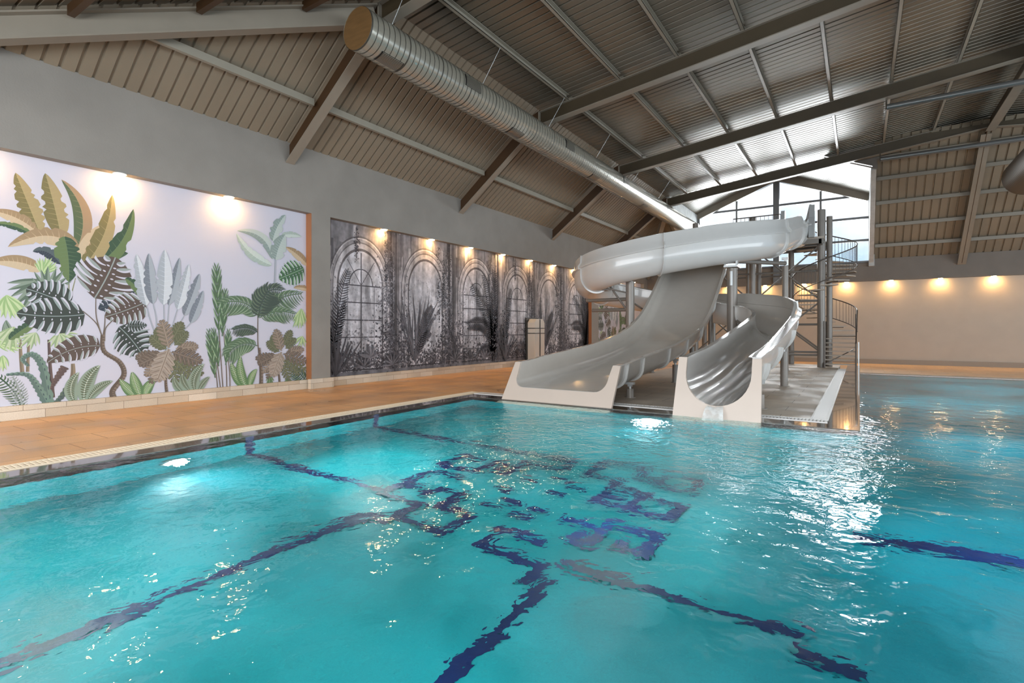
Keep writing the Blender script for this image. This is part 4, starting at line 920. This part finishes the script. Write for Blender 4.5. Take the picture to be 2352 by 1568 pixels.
# ---------------------------------------------------------------- slides
def interp(tab,x):
    if x<=tab[0][0]: return tab[0][1]
    for (a,b),(c,d) in zip(tab,tab[1:]):
        if x<=c: return b+(d-b)*(x-a)/(c-a)
    return tab[-1][1]
def smooth_tab(tab,x,h=.45): return sum(interp(tab,x+k*h/3) for k in range(-3,4))/7
def ringsweep(parent,name,rings,ninner,mats,cap=True):
    """rings: list of closed point loops; first ninner points are the inside face"""
    b=MB(); n=len(rings[0]); v=[p for r in rings for p in r]
    for j in range(n):
        mi=1 if j<ninner-1 else 0
        b.add([],[]) 
    o=len(b.v); b.v+=[tuple(p) for p in v]
    for i in range(len(rings)-1):
        for j in range(n):
            k=(j+1)%n; b.f.append([i*n+j,i*n+k,(i+1)*n+k,(i+1)*n+j]); b.s.append(True); b.m.append(1 if j<ninner-1 else 0); b.c.append(None)
    # end faces as strips between inside and outside
    for i in ((0,len(rings)-1) if cap else ()):
        for j in range(ninner-1):
            a=i*n+j; c=i*n+(n-1-j)
            if (n-2-j)>=0: b.f.append([a,a+1,i*n+(n-2-j),c]); b.s.append(False); b.m.append(0); b.c.append(None)
    o=b.obj(name,mats,parent)
    md=o.modifiers.new('edge','EDGE_SPLIT'); md.split_angle=math.radians(40)
    return o
def flange(parent,ring_in,T,wd=.05,th=.05,mats=None):
    b=MB(); n=len(ring_in); c=sum((Vector(p) for p in ring_in),Vector())/n
    v=[]
    for s_ in (-th/2,th/2):
        for p in ring_in: v.append(Vector(p)+T*s_)
        for p in ring_in:
            p=Vector(p); v.append(p+T*s_)
    out=[]
    for i,p in enumerate(ring_in):
        a=Vector(ring_in[max(i-1,0)]);c_=Vector(ring_in[min(i+1,n-1)]); d=(c_-a).normalized(); nn=d.cross(T).normalized()
        if nn.z>.3 and abs((Vector(p)-c).dot(nn))>0 and (Vector(p)-c).dot(nn)<0: nn=-nn
        if (Vector(p)-(c+Vector((0,0,.25)))).dot(nn)<0: nn=-nn
        out.append(nn)
    v=[]
    for s_ in (-th/2,th/2):
        for p in ring_in: v.append(Vector(p)+T*s_)
        for p,nn in zip(ring_in,out): v.append(Vector(p)+nn*wd+T*s_)
    f=[]
    for i in range(n-1):
        f+=[(i,i+1,n+i+1,n+i),(2*n+i,2*n+i+1,3*n+i+1,3*n+i),(n+i,n+i+1,3*n+i+1,3*n+i)]
    b.add(v,f); bolts=b
    return b.obj('joint_flange',mats or M['bracket'],parent)
# --- left: wide straight slide
def profA(W,D):
    inn=[(-W-.10,D),(-W,D),(-W+.03,.30)]+[(-W+.28-.25*math.cos(a),.25-.25*math.sin(a)) for a in [PI/2*k/6 for k in range(0,7)]]
    inn=inn+[(-x,y) for x,y in inn[::-1]]
    t=.035
    out=[(-W-.10,D-.035),(-W-.035,D-.04),(-W-.01,.28)]+[(-W+.28-.285*math.cos(a),.25-.285*math.sin(a)) for a in [PI/2*k/6 for k in range(0,7)]]
    out=out+[(-x,y) for x,y in out[::-1]]
    return inn,out
RIM=[(9.8,.80),(10.6,.82),(12.8,.97),(14.6,1.12),(16.,1.30),(17.2,1.5),(18.1,1.78),(18.9,2.12),(19.7,2.62),(20.5,3.22),(21.4,3.95),(22.3,4.7),(23.0,5.2),(23.8,5.45),(25.0,5.5)]
tA=thing('wide_slide','wide straight white water slide with a broad flat chute, left of the two','slide',(-5.5,9.8,0))
ys=[9.86+.3*i for i in range(0,50)]
ringsA=[];outerA=[]
for i,y in enumerate(ys):
    W=1.17-max(0,min(1,(12.5-y)/2.5))*.03; D=.54; XA=-5.52+.08*max(0,min(1,(12.5-y)/2.5)); zb=smooth_tab(RIM,y)-D; sh=.65*max(0,1-i/5)
    inn,out=profA(W,D)
    R=[Vector((XA+a,y+sh*(zb+b_),zb+b_)) for a,b_ in inn]; O=[Vector((XA+a,y+sh*(zb+b_),zb+b_)) for a,b_ in out]
    ringsA.append(R+O[::-1]); outerA.append(O)
cuts=[0,8,15,21,27,33,39,49]
for a,b_ in zip(cuts,cuts[1:]): ringsweep(tA,'chute_section',ringsA[a:b_+1],len(profA(1,.5)[0]),[M['gel'],M['gelgrey']],cap=(a==0 or b_==49))
for c in cuts[1:-1]+[4]: flange(tA,[p-Vector((0,0,.0)) for p in outerA[c]][1:-1],Vector((0,-1,0)),.05,.03,M['gel'])
b=MB()
inn,_=profA(1.14,.54); zb=.8-.54
inner=[(-5.44+a,zb+c) for a,c in inn][1:-1]
poly=[(-6.76,-.35),(-6.72,.80)]+inner+[(-4.13,.80),(-4.11,-.35)]
def slant(poly,y0,k,th):
    n=len(poly); v=[(x,y0+k*z,z) for x,z in poly]+[(x,y0+th+k*z,z) for x,z in poly]
    return v,[tuple(range(n)),tuple(range(n,2*n))[::-1]]+[(i,(i+1)%n,n+(i+1)%n,n+i) for i in range(n)]
v,f=slant(poly,9.84,.65,.07); b.add(v,f); b.obj('exit_plate',M['gelplate'],tA)
# --- right: curved flume
def cr(P,n):
    P=[Vector(p) for p in P]; out=[]
    for i in range(len(P)-1):
        p0=P[i-1] if i>0 else P[0]*2-P[1];p1=P[i];p2=P[i+1];p3=P[i+2] if i+2<len(P) else P[-1]*2-P[-2]
        for k in range(n):
            t=k/n; out.append(.5*((2*p1)+(p2-p0)*t+(2*p0-5*p1+4*p2-p3)*t*t+(3*p1-p0-3*p2+p3)*t**3))
    out.append(P[-1]); return out
CB=[(-2.22,25.05,5.0,.85),(-2.3,24.5,4.95,.22),(-2.4,23.9,4.82,.0),(-2.46,23.4,4.72,.38),(-2.72,22.2,4.38,.44),(-3.15,20.7,4.08,.46),(-4.4,19.25,3.80,.46),(-6.0,18.05,3.45,.45),(-7.5,17.7,3.12,.42),(-8.6,18.5,2.85,.40),(-8.75,19.9,2.62,.30),(-7.9,21.1,2.4,.15),(-6.4,21.6,2.15,.02),(-5.0,21.4,1.9,.2),(-3.75,20.7,1.66,.36),(-2.75,19.7,1.48,.36),(-2.22,18.4,1.27,.3),(-2.13,17.0,1.04,.05),(-2.13,15.2,.78,.0),(-2.13,13.3,.52,.0),(-2.13,11.6,.32,.0),(-2.13,9.78,.20,.0)]
pts=cr([Vector((a,b_,c)) for a,b_,c,d in CB],8); hs=[]
for i in range(len(CB)-1):
    for k in range(8): hs.append(CB[i][3]+(CB[i+1][3]-CB[i][3])*k/8)
hs.append(0)
Rr=.56
def profB(h,D=.84):
    arc=[(-Rr*math.cos(a),Rr-Rr*math.sin(a)) for a in [PI*k/18 for k in range(19)]]
    inn=[(-Rr-.11,D),(-Rr,D)]+arc+[(Rr,D),(Rr-.02,D+.02),(Rr-.03,D+.02+h*.55),(Rr-.08,D+.03+h*.97),(Rr-.06,D+.035+h)]
    r=Rr+.035; arc2=[(-r*math.cos(a),Rr-r*math.sin(a)) for a in [PI*k/18 for k in range(19)]]
    out=[(-Rr-.11,D-.04),(-r,D-.04)]+arc2+[(r,D-.04),(r+.10,D-.03),(r+.10,D+.02),(r-.0,D+.03+h*.3),(r-.02,D+.03+h*.97)]
    return inn,out
tB=thing('curved_slide','long curling white flume slide winding down from the tower, exit on the right','slide',(-2.13,9.7,0))
rings=[];outs=[];Ts=[]
for i,p in enumerate(pts):
    T=(pts[min(i+1,len(pts)-1)]-pts[max(i-1,0)]); T.z=0; T.normalize(); Lf=Vector((-T.y,T.x,0))
    inn,out=profB(hs[i]); k=len(pts)-1-i; sh=.3*max(0,1-k/4)
    def W(a,b_):
        q=p+Lf*a+Vector((0,0,b_)); q.y+=sh*q.z; return q
    R=[W(*q) for q in inn]; O=[W(*q) for q in out]; rings.append(R+O[::-1]); outs.append(O); Ts.append(T)
nb=len(profB(0)[0])
cutsB=[0,20,34,55,68,80,92,104,116,128,138,150,160,168]
for a,c in zip(cutsB,cutsB[1:]): ringsweep(tB,'flume_section',rings[a:c+1],nb,[M['gel'],M['gelgrey'] if a<128 else M['gelwet']],cap=(a==0 or c==168))
for c in cutsB[1:-1]:
    flange(tB,outs[c][1:-5] if c>134 else outs[c][1:],Ts[c],.06,.03,M['gel'])
b=MB(); inner=[(-2.13-a,.20+c) for a,c in profB(0)[0][2:-4][::-1]]; inner=[(x,z) for x,z in inner]
inner=sorted(inner,key=lambda q:0) 
if inner[0][0]>inner[-1][0]: inner=inner[::-1]
poly=[(-2.88,-.35),(-2.84,1.04),(-2.13-Rr,1.04)]+inner+[(-2.13+Rr,1.04),(-1.42,1.04),(-1.38,-.35)]
v,f=slant(poly,9.72,.3,.07); b.add(v,f); b.obj('exit_plate',M['gelplate'],tB)
# water running out
b=MB(); L_=[]
for i in range(9):
    t=i/8; L_.append([(-2.13-.13-.05*t,9.76-.24*t,.21-.25*t*t),(-2.13,9.74-.24*t,.195-.25*t*t),(-2.13+.13+.05*t,9.76-.24*t,.21-.25*t*t)])
b.add([p for r in L_ for p in r],[(3*i+j,3*i+j+1,3*i+j+4,3*i+j+3) for i in range(8) for j in (0,1)],True)
tag(b.obj('water_jet',M['foam']),'white sheet of water pouring from the right slide exit into the pool','water',kind='stuff')
b=MB(); b.add([(-2.05+2.1*math.cos(2*PI*k/32),8.0+1.68*math.sin(2*PI*k/32),-.009) for k in range(32)],[tuple(range(32))])
tag(b.obj('surface_foam',M['surf'],recalc=False),'thin white foam drifting on the water before the right slide exit','foam',kind='stuff')
# --- posts
def post(name,label,x,y,r,z1,link=0,group='short posts under the slides'):
    t=thing(name,label,'post',(x,y,0),group)
    b=MB(); b.tube([(x,y,0),(x,y,z1)],r,20); b.tube([(x,y,0),(x,y,.012)],r*1.5,20); b.obj('column',M['column'],t)
    if link:
        b=MB(); b.tube([(x,y,z1),(x,y,z1+link*.5)],.03,10); b.box(x-.05,y-.03,z1+link*.4,x+.05,y+.03,z1+link); b.box(x-.12,y-.05,z1+link*.8,x+.1,y+.05,z1+link+.03)
        b.obj('bracket',M['bracket'],t)
    return t
post('support_post','very short grey post under the near end of the left slide',-4.41,11.64,.085,.20,.12)
post('support_post','slim grey post under the middle of the left slide',-4.54,15.64,.08,.52,.14)
post('support_post','stubby thick grey post beside the exit of the right slide',-1.66,11.39,.10,.28,.26)
post('support_post','slim shiny grey post standing on the island under the right slide curve',-1.75,16.34,.095,.95,.25)
post('support_post','slender grey post carrying the top bend of the curved flume',-2.35,22.35,.11,3.95,.3,'tall posts under the flume')
t=post('support_column','big round column left of the wide slide, with two arms',-6.95,18.35,.155,3.3,0,'tall posts under the flume')
b=MB()
for z,x1 in ((2.66,-8.75),(2.28,-8.5)): b.tube([(-6.95,18.35,z),(x1,18.5,z)],.065,14)
b.tube([(-7.1,18.35,2.3),(-7.7,18.3,3.15)],.04,10); b.tube([(-7.1,18.35,2.9),(-8.1,18.1,3.15)],.03,10); b.tube([(-6.95,18.4,2.6),(-6.9,20.6,2.1)],.04,10)
b.box(-8.2,17.9,3.0,-7.8,18.6,3.08); b.obj('arm',M['brace'],t)
t=post('support_column','big round column between the two slides under the upper flume bend',-3.78,19.95,.175,3.72,0,'tall posts under the flume')
b=MB(); b.tube([(-3.78,19.95,3.98),(-2.35,22.3,4.05)],.075,14); b.tube([(-3.78,19.95,2.0),(-3.2,19.6,1.55)],.05,10); b.obj('arm',M['brace'],t)
b=MB(); b.box(-4.0,19.6,3.74,-3.55,20.2,3.80); b.box(-4.0,19.7,3.8,-3.94,19.9,3.98); b.box(-3.62,19.7,3.8,-3.56,19.9,3.98); b.tube([(-3.78,19.74,3.1),(-3.78,19.74,3.6)],.06,12); b.obj('bracket',M['bracket'],t)
for k,(x,y,h) in enumerate(((-4.75,18.3,.98),(-6.3,18.8,1.2),(-4.6,20.3,2.1),(-5.0,22.6,4.1))):
    post('support_post',['grey post under the right side of the steep left chute','grey post under the left side of the steep left chute','grey post behind the lower steep chute','tall grey post behind the chute top'][k],x,y,.08,h,.15)
# --- tower
t=thing('slide_tower','grey steel tower with braced columns and a high deck where the slides start','tower',(-1.33,25.3,0))
cols=[(-6.4,25.3,.13),(-3.95,25.3,.14),(-1.33,25.3,.15),(-6.4,27.0,.12),(-3.95,27.0,.12),(-2.6,27.0,.12),(-4.3,26.3,.09)]
for x,y,r in cols:
    b=MB(); z0=0; b.tube([(x,y,0),(x,y,6.5 if (x,y)!=(-2.6,27.0) else 5.3)],r,20); b.obj('column',M['column'],t)
b=MB(); b.box(-6.6,24.5,5.22,-1.2,27.15,5.3); b.obj('deck',M['tread'],t)
b=MB()
for y in (24.55,25.3,27.0): b.box(-6.6,y-.05,5.02,-1.2,y+.05,5.22)
for x in (-6.4,-3.95,-1.33): b.box(x-.05,24.5,5.02,x+.05,27.1,5.2)
b.obj('deck_beam',M['brace'],t)
b=MB()
for z in (.5,.62,1.77,2.75,4.0): b.tube([(-3.95,25.3,z),(-1.33,25.3,z)],.045,10)
for z in (.5,2.75,4.0): b.tube([(-6.4,25.3,z),(-3.95,25.3,z)],.04,10); b.tube([(-6.4,27,z),(-2.6,27,z)],.04,10)
for z in (2.75,4.9): b.tube([(-1.33,25.3,z),(-1.33,27,z)],.04,8)
b.obj('horizontal_brace',M['brace'],t)
for p,q in (((-3.95,2.75),(-1.33,5.1)),((-3.95,5.1),(-1.33,2.75)),((-3.95,.5),(-1.33,2.75)),((-3.95,2.75),(-1.33,.6)),((-3.95,2.85),(-1.33,.7)),((-6.4,2.75),(-3.95,5.1)),((-6.4,5.1),(-3.95,2.75)),((-6.4,.5),(-3.95,2.75)),((-6.4,2.75),(-3.95,.5))):
    b=MB(); b.tube([(p[0],25.3,p[1]),(q[0],25.3,q[1])],.032,8); b.obj('diagonal_brace',M['brace'],t)
b=MB()
b.tube([(-6.5,27.1,6.35),(-1.3,27.1,6.35)],.025,8); b.tube([(-6.5,27.1,5.45),(-1.3,27.1,5.45)],.015,8)
for i in range(36): x=-6.5+i*.145; b.tube([(x,27.1,5.45),(x,27.1,6.35)],.008,5)
b.tube([(-4.6,24.5,6.35),(-2.75,24.5,6.35)],.022,8)
for i in range(13): x=-4.6+i*.154; b.tube([(x,24.5,5.3),(x,24.5,6.35)],.008,5)
b.obj('railing',M['rail'],t)
b=MB(); b.prism([(24.2,5.25),(24.75,5.25),(24.75,6.6),(24.55,6.6),(24.45,6.1),(24.35,5.8)],'x',-1.72,-1.52); b.prism([(24.3,5.25),(24.75,5.25),(24.75,6.5),(24.6,6.5)],'x',-2.75,-2.6)
b.obj('entry_panel',M['bracket'],t)
# --- stairs
cx,cy,rs=-1.28,26.15,1.17
t=thing('spiral_staircase','brown steel spiral staircase winding up the right side of the slide tower','staircase',(cx,cy,0))
b=MB(); b.tube([(cx+.2,cy,0),(cx+.2,cy,6.35)],.115,20); b.obj('center_pole',M['column'],t)
for k in range(1,8):
    y=24.98+.15*k; z=.17*k; b=MB(); b.box(-1.2,y-.02,z-.045,-.14,y+.24,z); b.obj('tread',M['tread'],t)
b=MB()
for x in (-1.22,-.14): b.bar((x,25.05,.0),(x,26.1,1.2),.02,.14)
b.bar((-1.2,25.0,.15),(-.2,25.9,.75),.03,.03); b.obj('stringer',M['rail'],t)
NT=22; dth=math.radians(537/NT); dz=(5.3-1.2)/NT
def sp(th,r,z): return (cx+math.cos(th)*r,cy+math.sin(th)*r,z)
for k in range(NT):
    th=k*dth; z=1.2+(k+1)*dz-.04
    a0,a1=th-.04,th+dth+.10
    b=MB(); lo=[sp(a0,.1,z-.04),sp(a0,rs,z-.04),sp((a0+a1)/2,rs,z-.04),sp(a1,rs,z-.04),sp(a1,.1,z-.04)]
    hi=[(p[0],p[1],z) for p in lo]; b.add(lo+hi,[(4,3,2,1,0),(5,6,7,8,9)]+[(i,(i+1)%5,5+(i+1)%5,5+i) for i in range(5)])
    b.obj('tread',M['tread'],t)
    b=MB(); b.tube([sp(th+.1,.05,z-.07),sp(th+.1,rs,z-.07)],.018,6); 
    if k%2==0: b.obj('tread_arm',M['rail'],t)
def hz(th): return 1.2+dz*(th/dth)+.19
n=110; b=MB(); b.tube([(-.13,25.0,0.95)]+[sp(2*PI*0+NT*dth*i/n,rs+.02,hz(NT*dth*i/n)+.95) for i in range(n+1)],.024,8); b.obj('handrail',M['rail'],t)
b=MB(); b.tube([sp(NT*dth*i/n,rs+.02,hz(NT*dth*i/n)+.08) for i in range(n+1)],.018,8); b.obj('lower_rail',M['rail'],t)
for i in range(0,78):
    th=NT*dth*i/77; b=MB(); b.tube([sp(th,rs+.02,hz(th)+.08),sp(th,rs+.02,hz(th)+.95)],.009,6); b.obj('baluster',M['rail'],t)
for x,y,z1 in ((-1.22,25.0,1.9),(-.13,25.0,1.0),(-1.22,26.15,1.9),(-.13,26.15,2.2)):
    b=MB(); b.tube([(x,y,0),(x,y,z1)],.025,8); b.obj('newel_post',M['rail'],t)

b=MB(); b.box(-.06,25.4,.0,-.02,25.6,1.05); tag(b.obj('panel_board',M['bracket']),'small white panel fixed beside the foot of the spiral staircase','panel')
# --- underwater lamps
def ulamp(loc,nrm,label,e):
    t=thing('pool_lamp',label,'lamp',loc,'underwater pool lamps'); p=Vector(loc); n_=Vector(nrm)
    b=MB(); b.tube([p,p+n_*.04],.17,24); b.obj('lamp_ring',M['bracket'],t)
    b=MB(); b.disc(p+n_*.045,.135,nrm,24); b.obj('lamp_lens',M['ulens'],t)
    l=bpy.data.lights.new('lamp_beam','SPOT'); l.energy=e; l.color=(.85,.97,1); l.spot_size=math.radians(150); l.spot_blend=1; l.shadow_soft_size=.12
    o=bpy.data.objects.new('lamp_beam',l); C.objects.link(o); o.parent=t; o.location=n_*.12
    o.rotation_euler=n_.to_track_quat('-Z','Y').to_euler()
M['ulens']=emis('lamp_lens',(.85,.97,1),30.)
ulamp((-7.49,3.36,-.72),(1,0,0),'glowing underwater lamp in the left pool wall',150)
ulamp((-3.3,9.74,-.75),(0,-1,0),'glowing underwater lamp below the pool edge between the slide exits',220)
ulamp((-7.49,8.6,-.72),(1,0,0),'underwater lamp in the left pool wall near the far corner',20) if False else None
# ---------------------------------------------------------------- light
def area(name,loc,rot,sx,sy,e,col=(1,1,1)):
    l=bpy.data.lights.new(name,'AREA'); l.shape='RECTANGLE'; l.size=sx; l.size_y=sy; l.energy=e; l.color=col
    o=bpy.data.objects.new(name,l); C.objects.link(o); o.location=loc; o.rotation_euler=rot; return o
# added fill lamps at near end and right side, for glazing not built
area('near_fill_light',(0,-5.8,3.4),(math.radians(97),0,0),20,5,LIGHTS['near'],(.95,.98,1))
bpy.data.objects['near_fill_light'].data.spread=PI
area('side_fill_light',(16.5,10,3.4),(math.radians(97),0,math.radians(90)),30,5,LIGHTS['side'],(.9,.97,1))
area('gable_light',(-4.1,36.4,7.2),(math.radians(-80),0,0),8.5,4.5,LIGHTS['gable'],(.92,.97,1))
bpy.data.objects['gable_light'].data.spread=math.radians(110)
# added fill points without fixtures, brightening the tiled basin from inside the water
for k,(x,y,e) in enumerate(UW):
    l=bpy.data.lights.new('basin_fill_light','POINT'); l.energy=e; l.color=(.90,1,.93) if x<0 else (.50,.86,1); l.shadow_soft_size=0
    o=bpy.data.objects.new('basin_fill_light',l); C.objects.link(o); o.location=(x,y,-.35)
wd=bpy.data.worlds.new('sky'); sc.world=wd; wd.use_nodes=True; nt=wd.node_tree; nt.nodes.clear(); L=nt.links.new
o=nt.nodes.new('ShaderNodeOutputWorld'); bg=nt.nodes.new('ShaderNodeBackground'); L(bg.outputs[0],o.inputs[0])
tc=nt.nodes.new('ShaderNodeTexCoord'); n=nt.nodes.new('ShaderNodeTexNoise'); n.inputs['Scale'].default_value=7; n.inputs['Detail'].default_value=5; L(tc.outputs['Generated'],n.inputs['Vector'])
sep=nt.nodes.new('ShaderNodeSeparateXYZ'); L(tc.outputs['Generated'],sep.inputs[0])
ad=nt.nodes.new('ShaderNodeMath'); ad.operation='MULTIPLY_ADD'; L(sep.outputs['Z'],ad.inputs[0]); ad.inputs[1].default_value=2.2; 
sb=nt.nodes.new('ShaderNodeMath'); sb.operation='SUBTRACT'; L(n.outputs[0],sb.inputs[0]); sb.inputs[1].default_value=.36; L(sb.outputs[0],ad.inputs[2])
cr_=nt.nodes.new('ShaderNodeValToRGB'); e=cr_.color_ramp.elements; e[0].position=.33; e[0].color=(.50,.70,.90,1); e[1].position=.62; e[1].color=(.94,.97,1,1)
L(ad.outputs[0],cr_.inputs[0]); L(cr_.outputs[0],bg.inputs[0]); bg.inputs[1].default_value=LIGHTS['world']
# ---------------------------------------------------------------- camera
cam=bpy.data.cameras.new('camera'); co=bpy.data.objects.new('camera',cam); C.objects.link(co); sc.camera=co
cam.sensor_width=36; cam.lens=36*1215/2352; cam.shift_y=-27/2352; cam.clip_end=300; cam.clip_start=.05
co.location=(0,0,1.55); co.rotation_euler=(PI/2,0,math.atan(799/1215))
sc.view_settings.view_transform='Standard'; sc.view_settings.look='None'; sc.view_settings.exposure=LIGHTS['exp']; sc.view_settings.gamma=1
sc.cycles.max_bounces=7; sc.cycles.diffuse_bounces=3; sc.cycles.glossy_bounces=3; sc.cycles.transmission_bounces=4; sc.cycles.transparent_max_bounces=6
sc.cycles.caustics_reflective=False; sc.cycles.caustics_refractive=False; sc.cycles.sample_clamp_indirect=12; sc.cycles.blur_glossy=.5
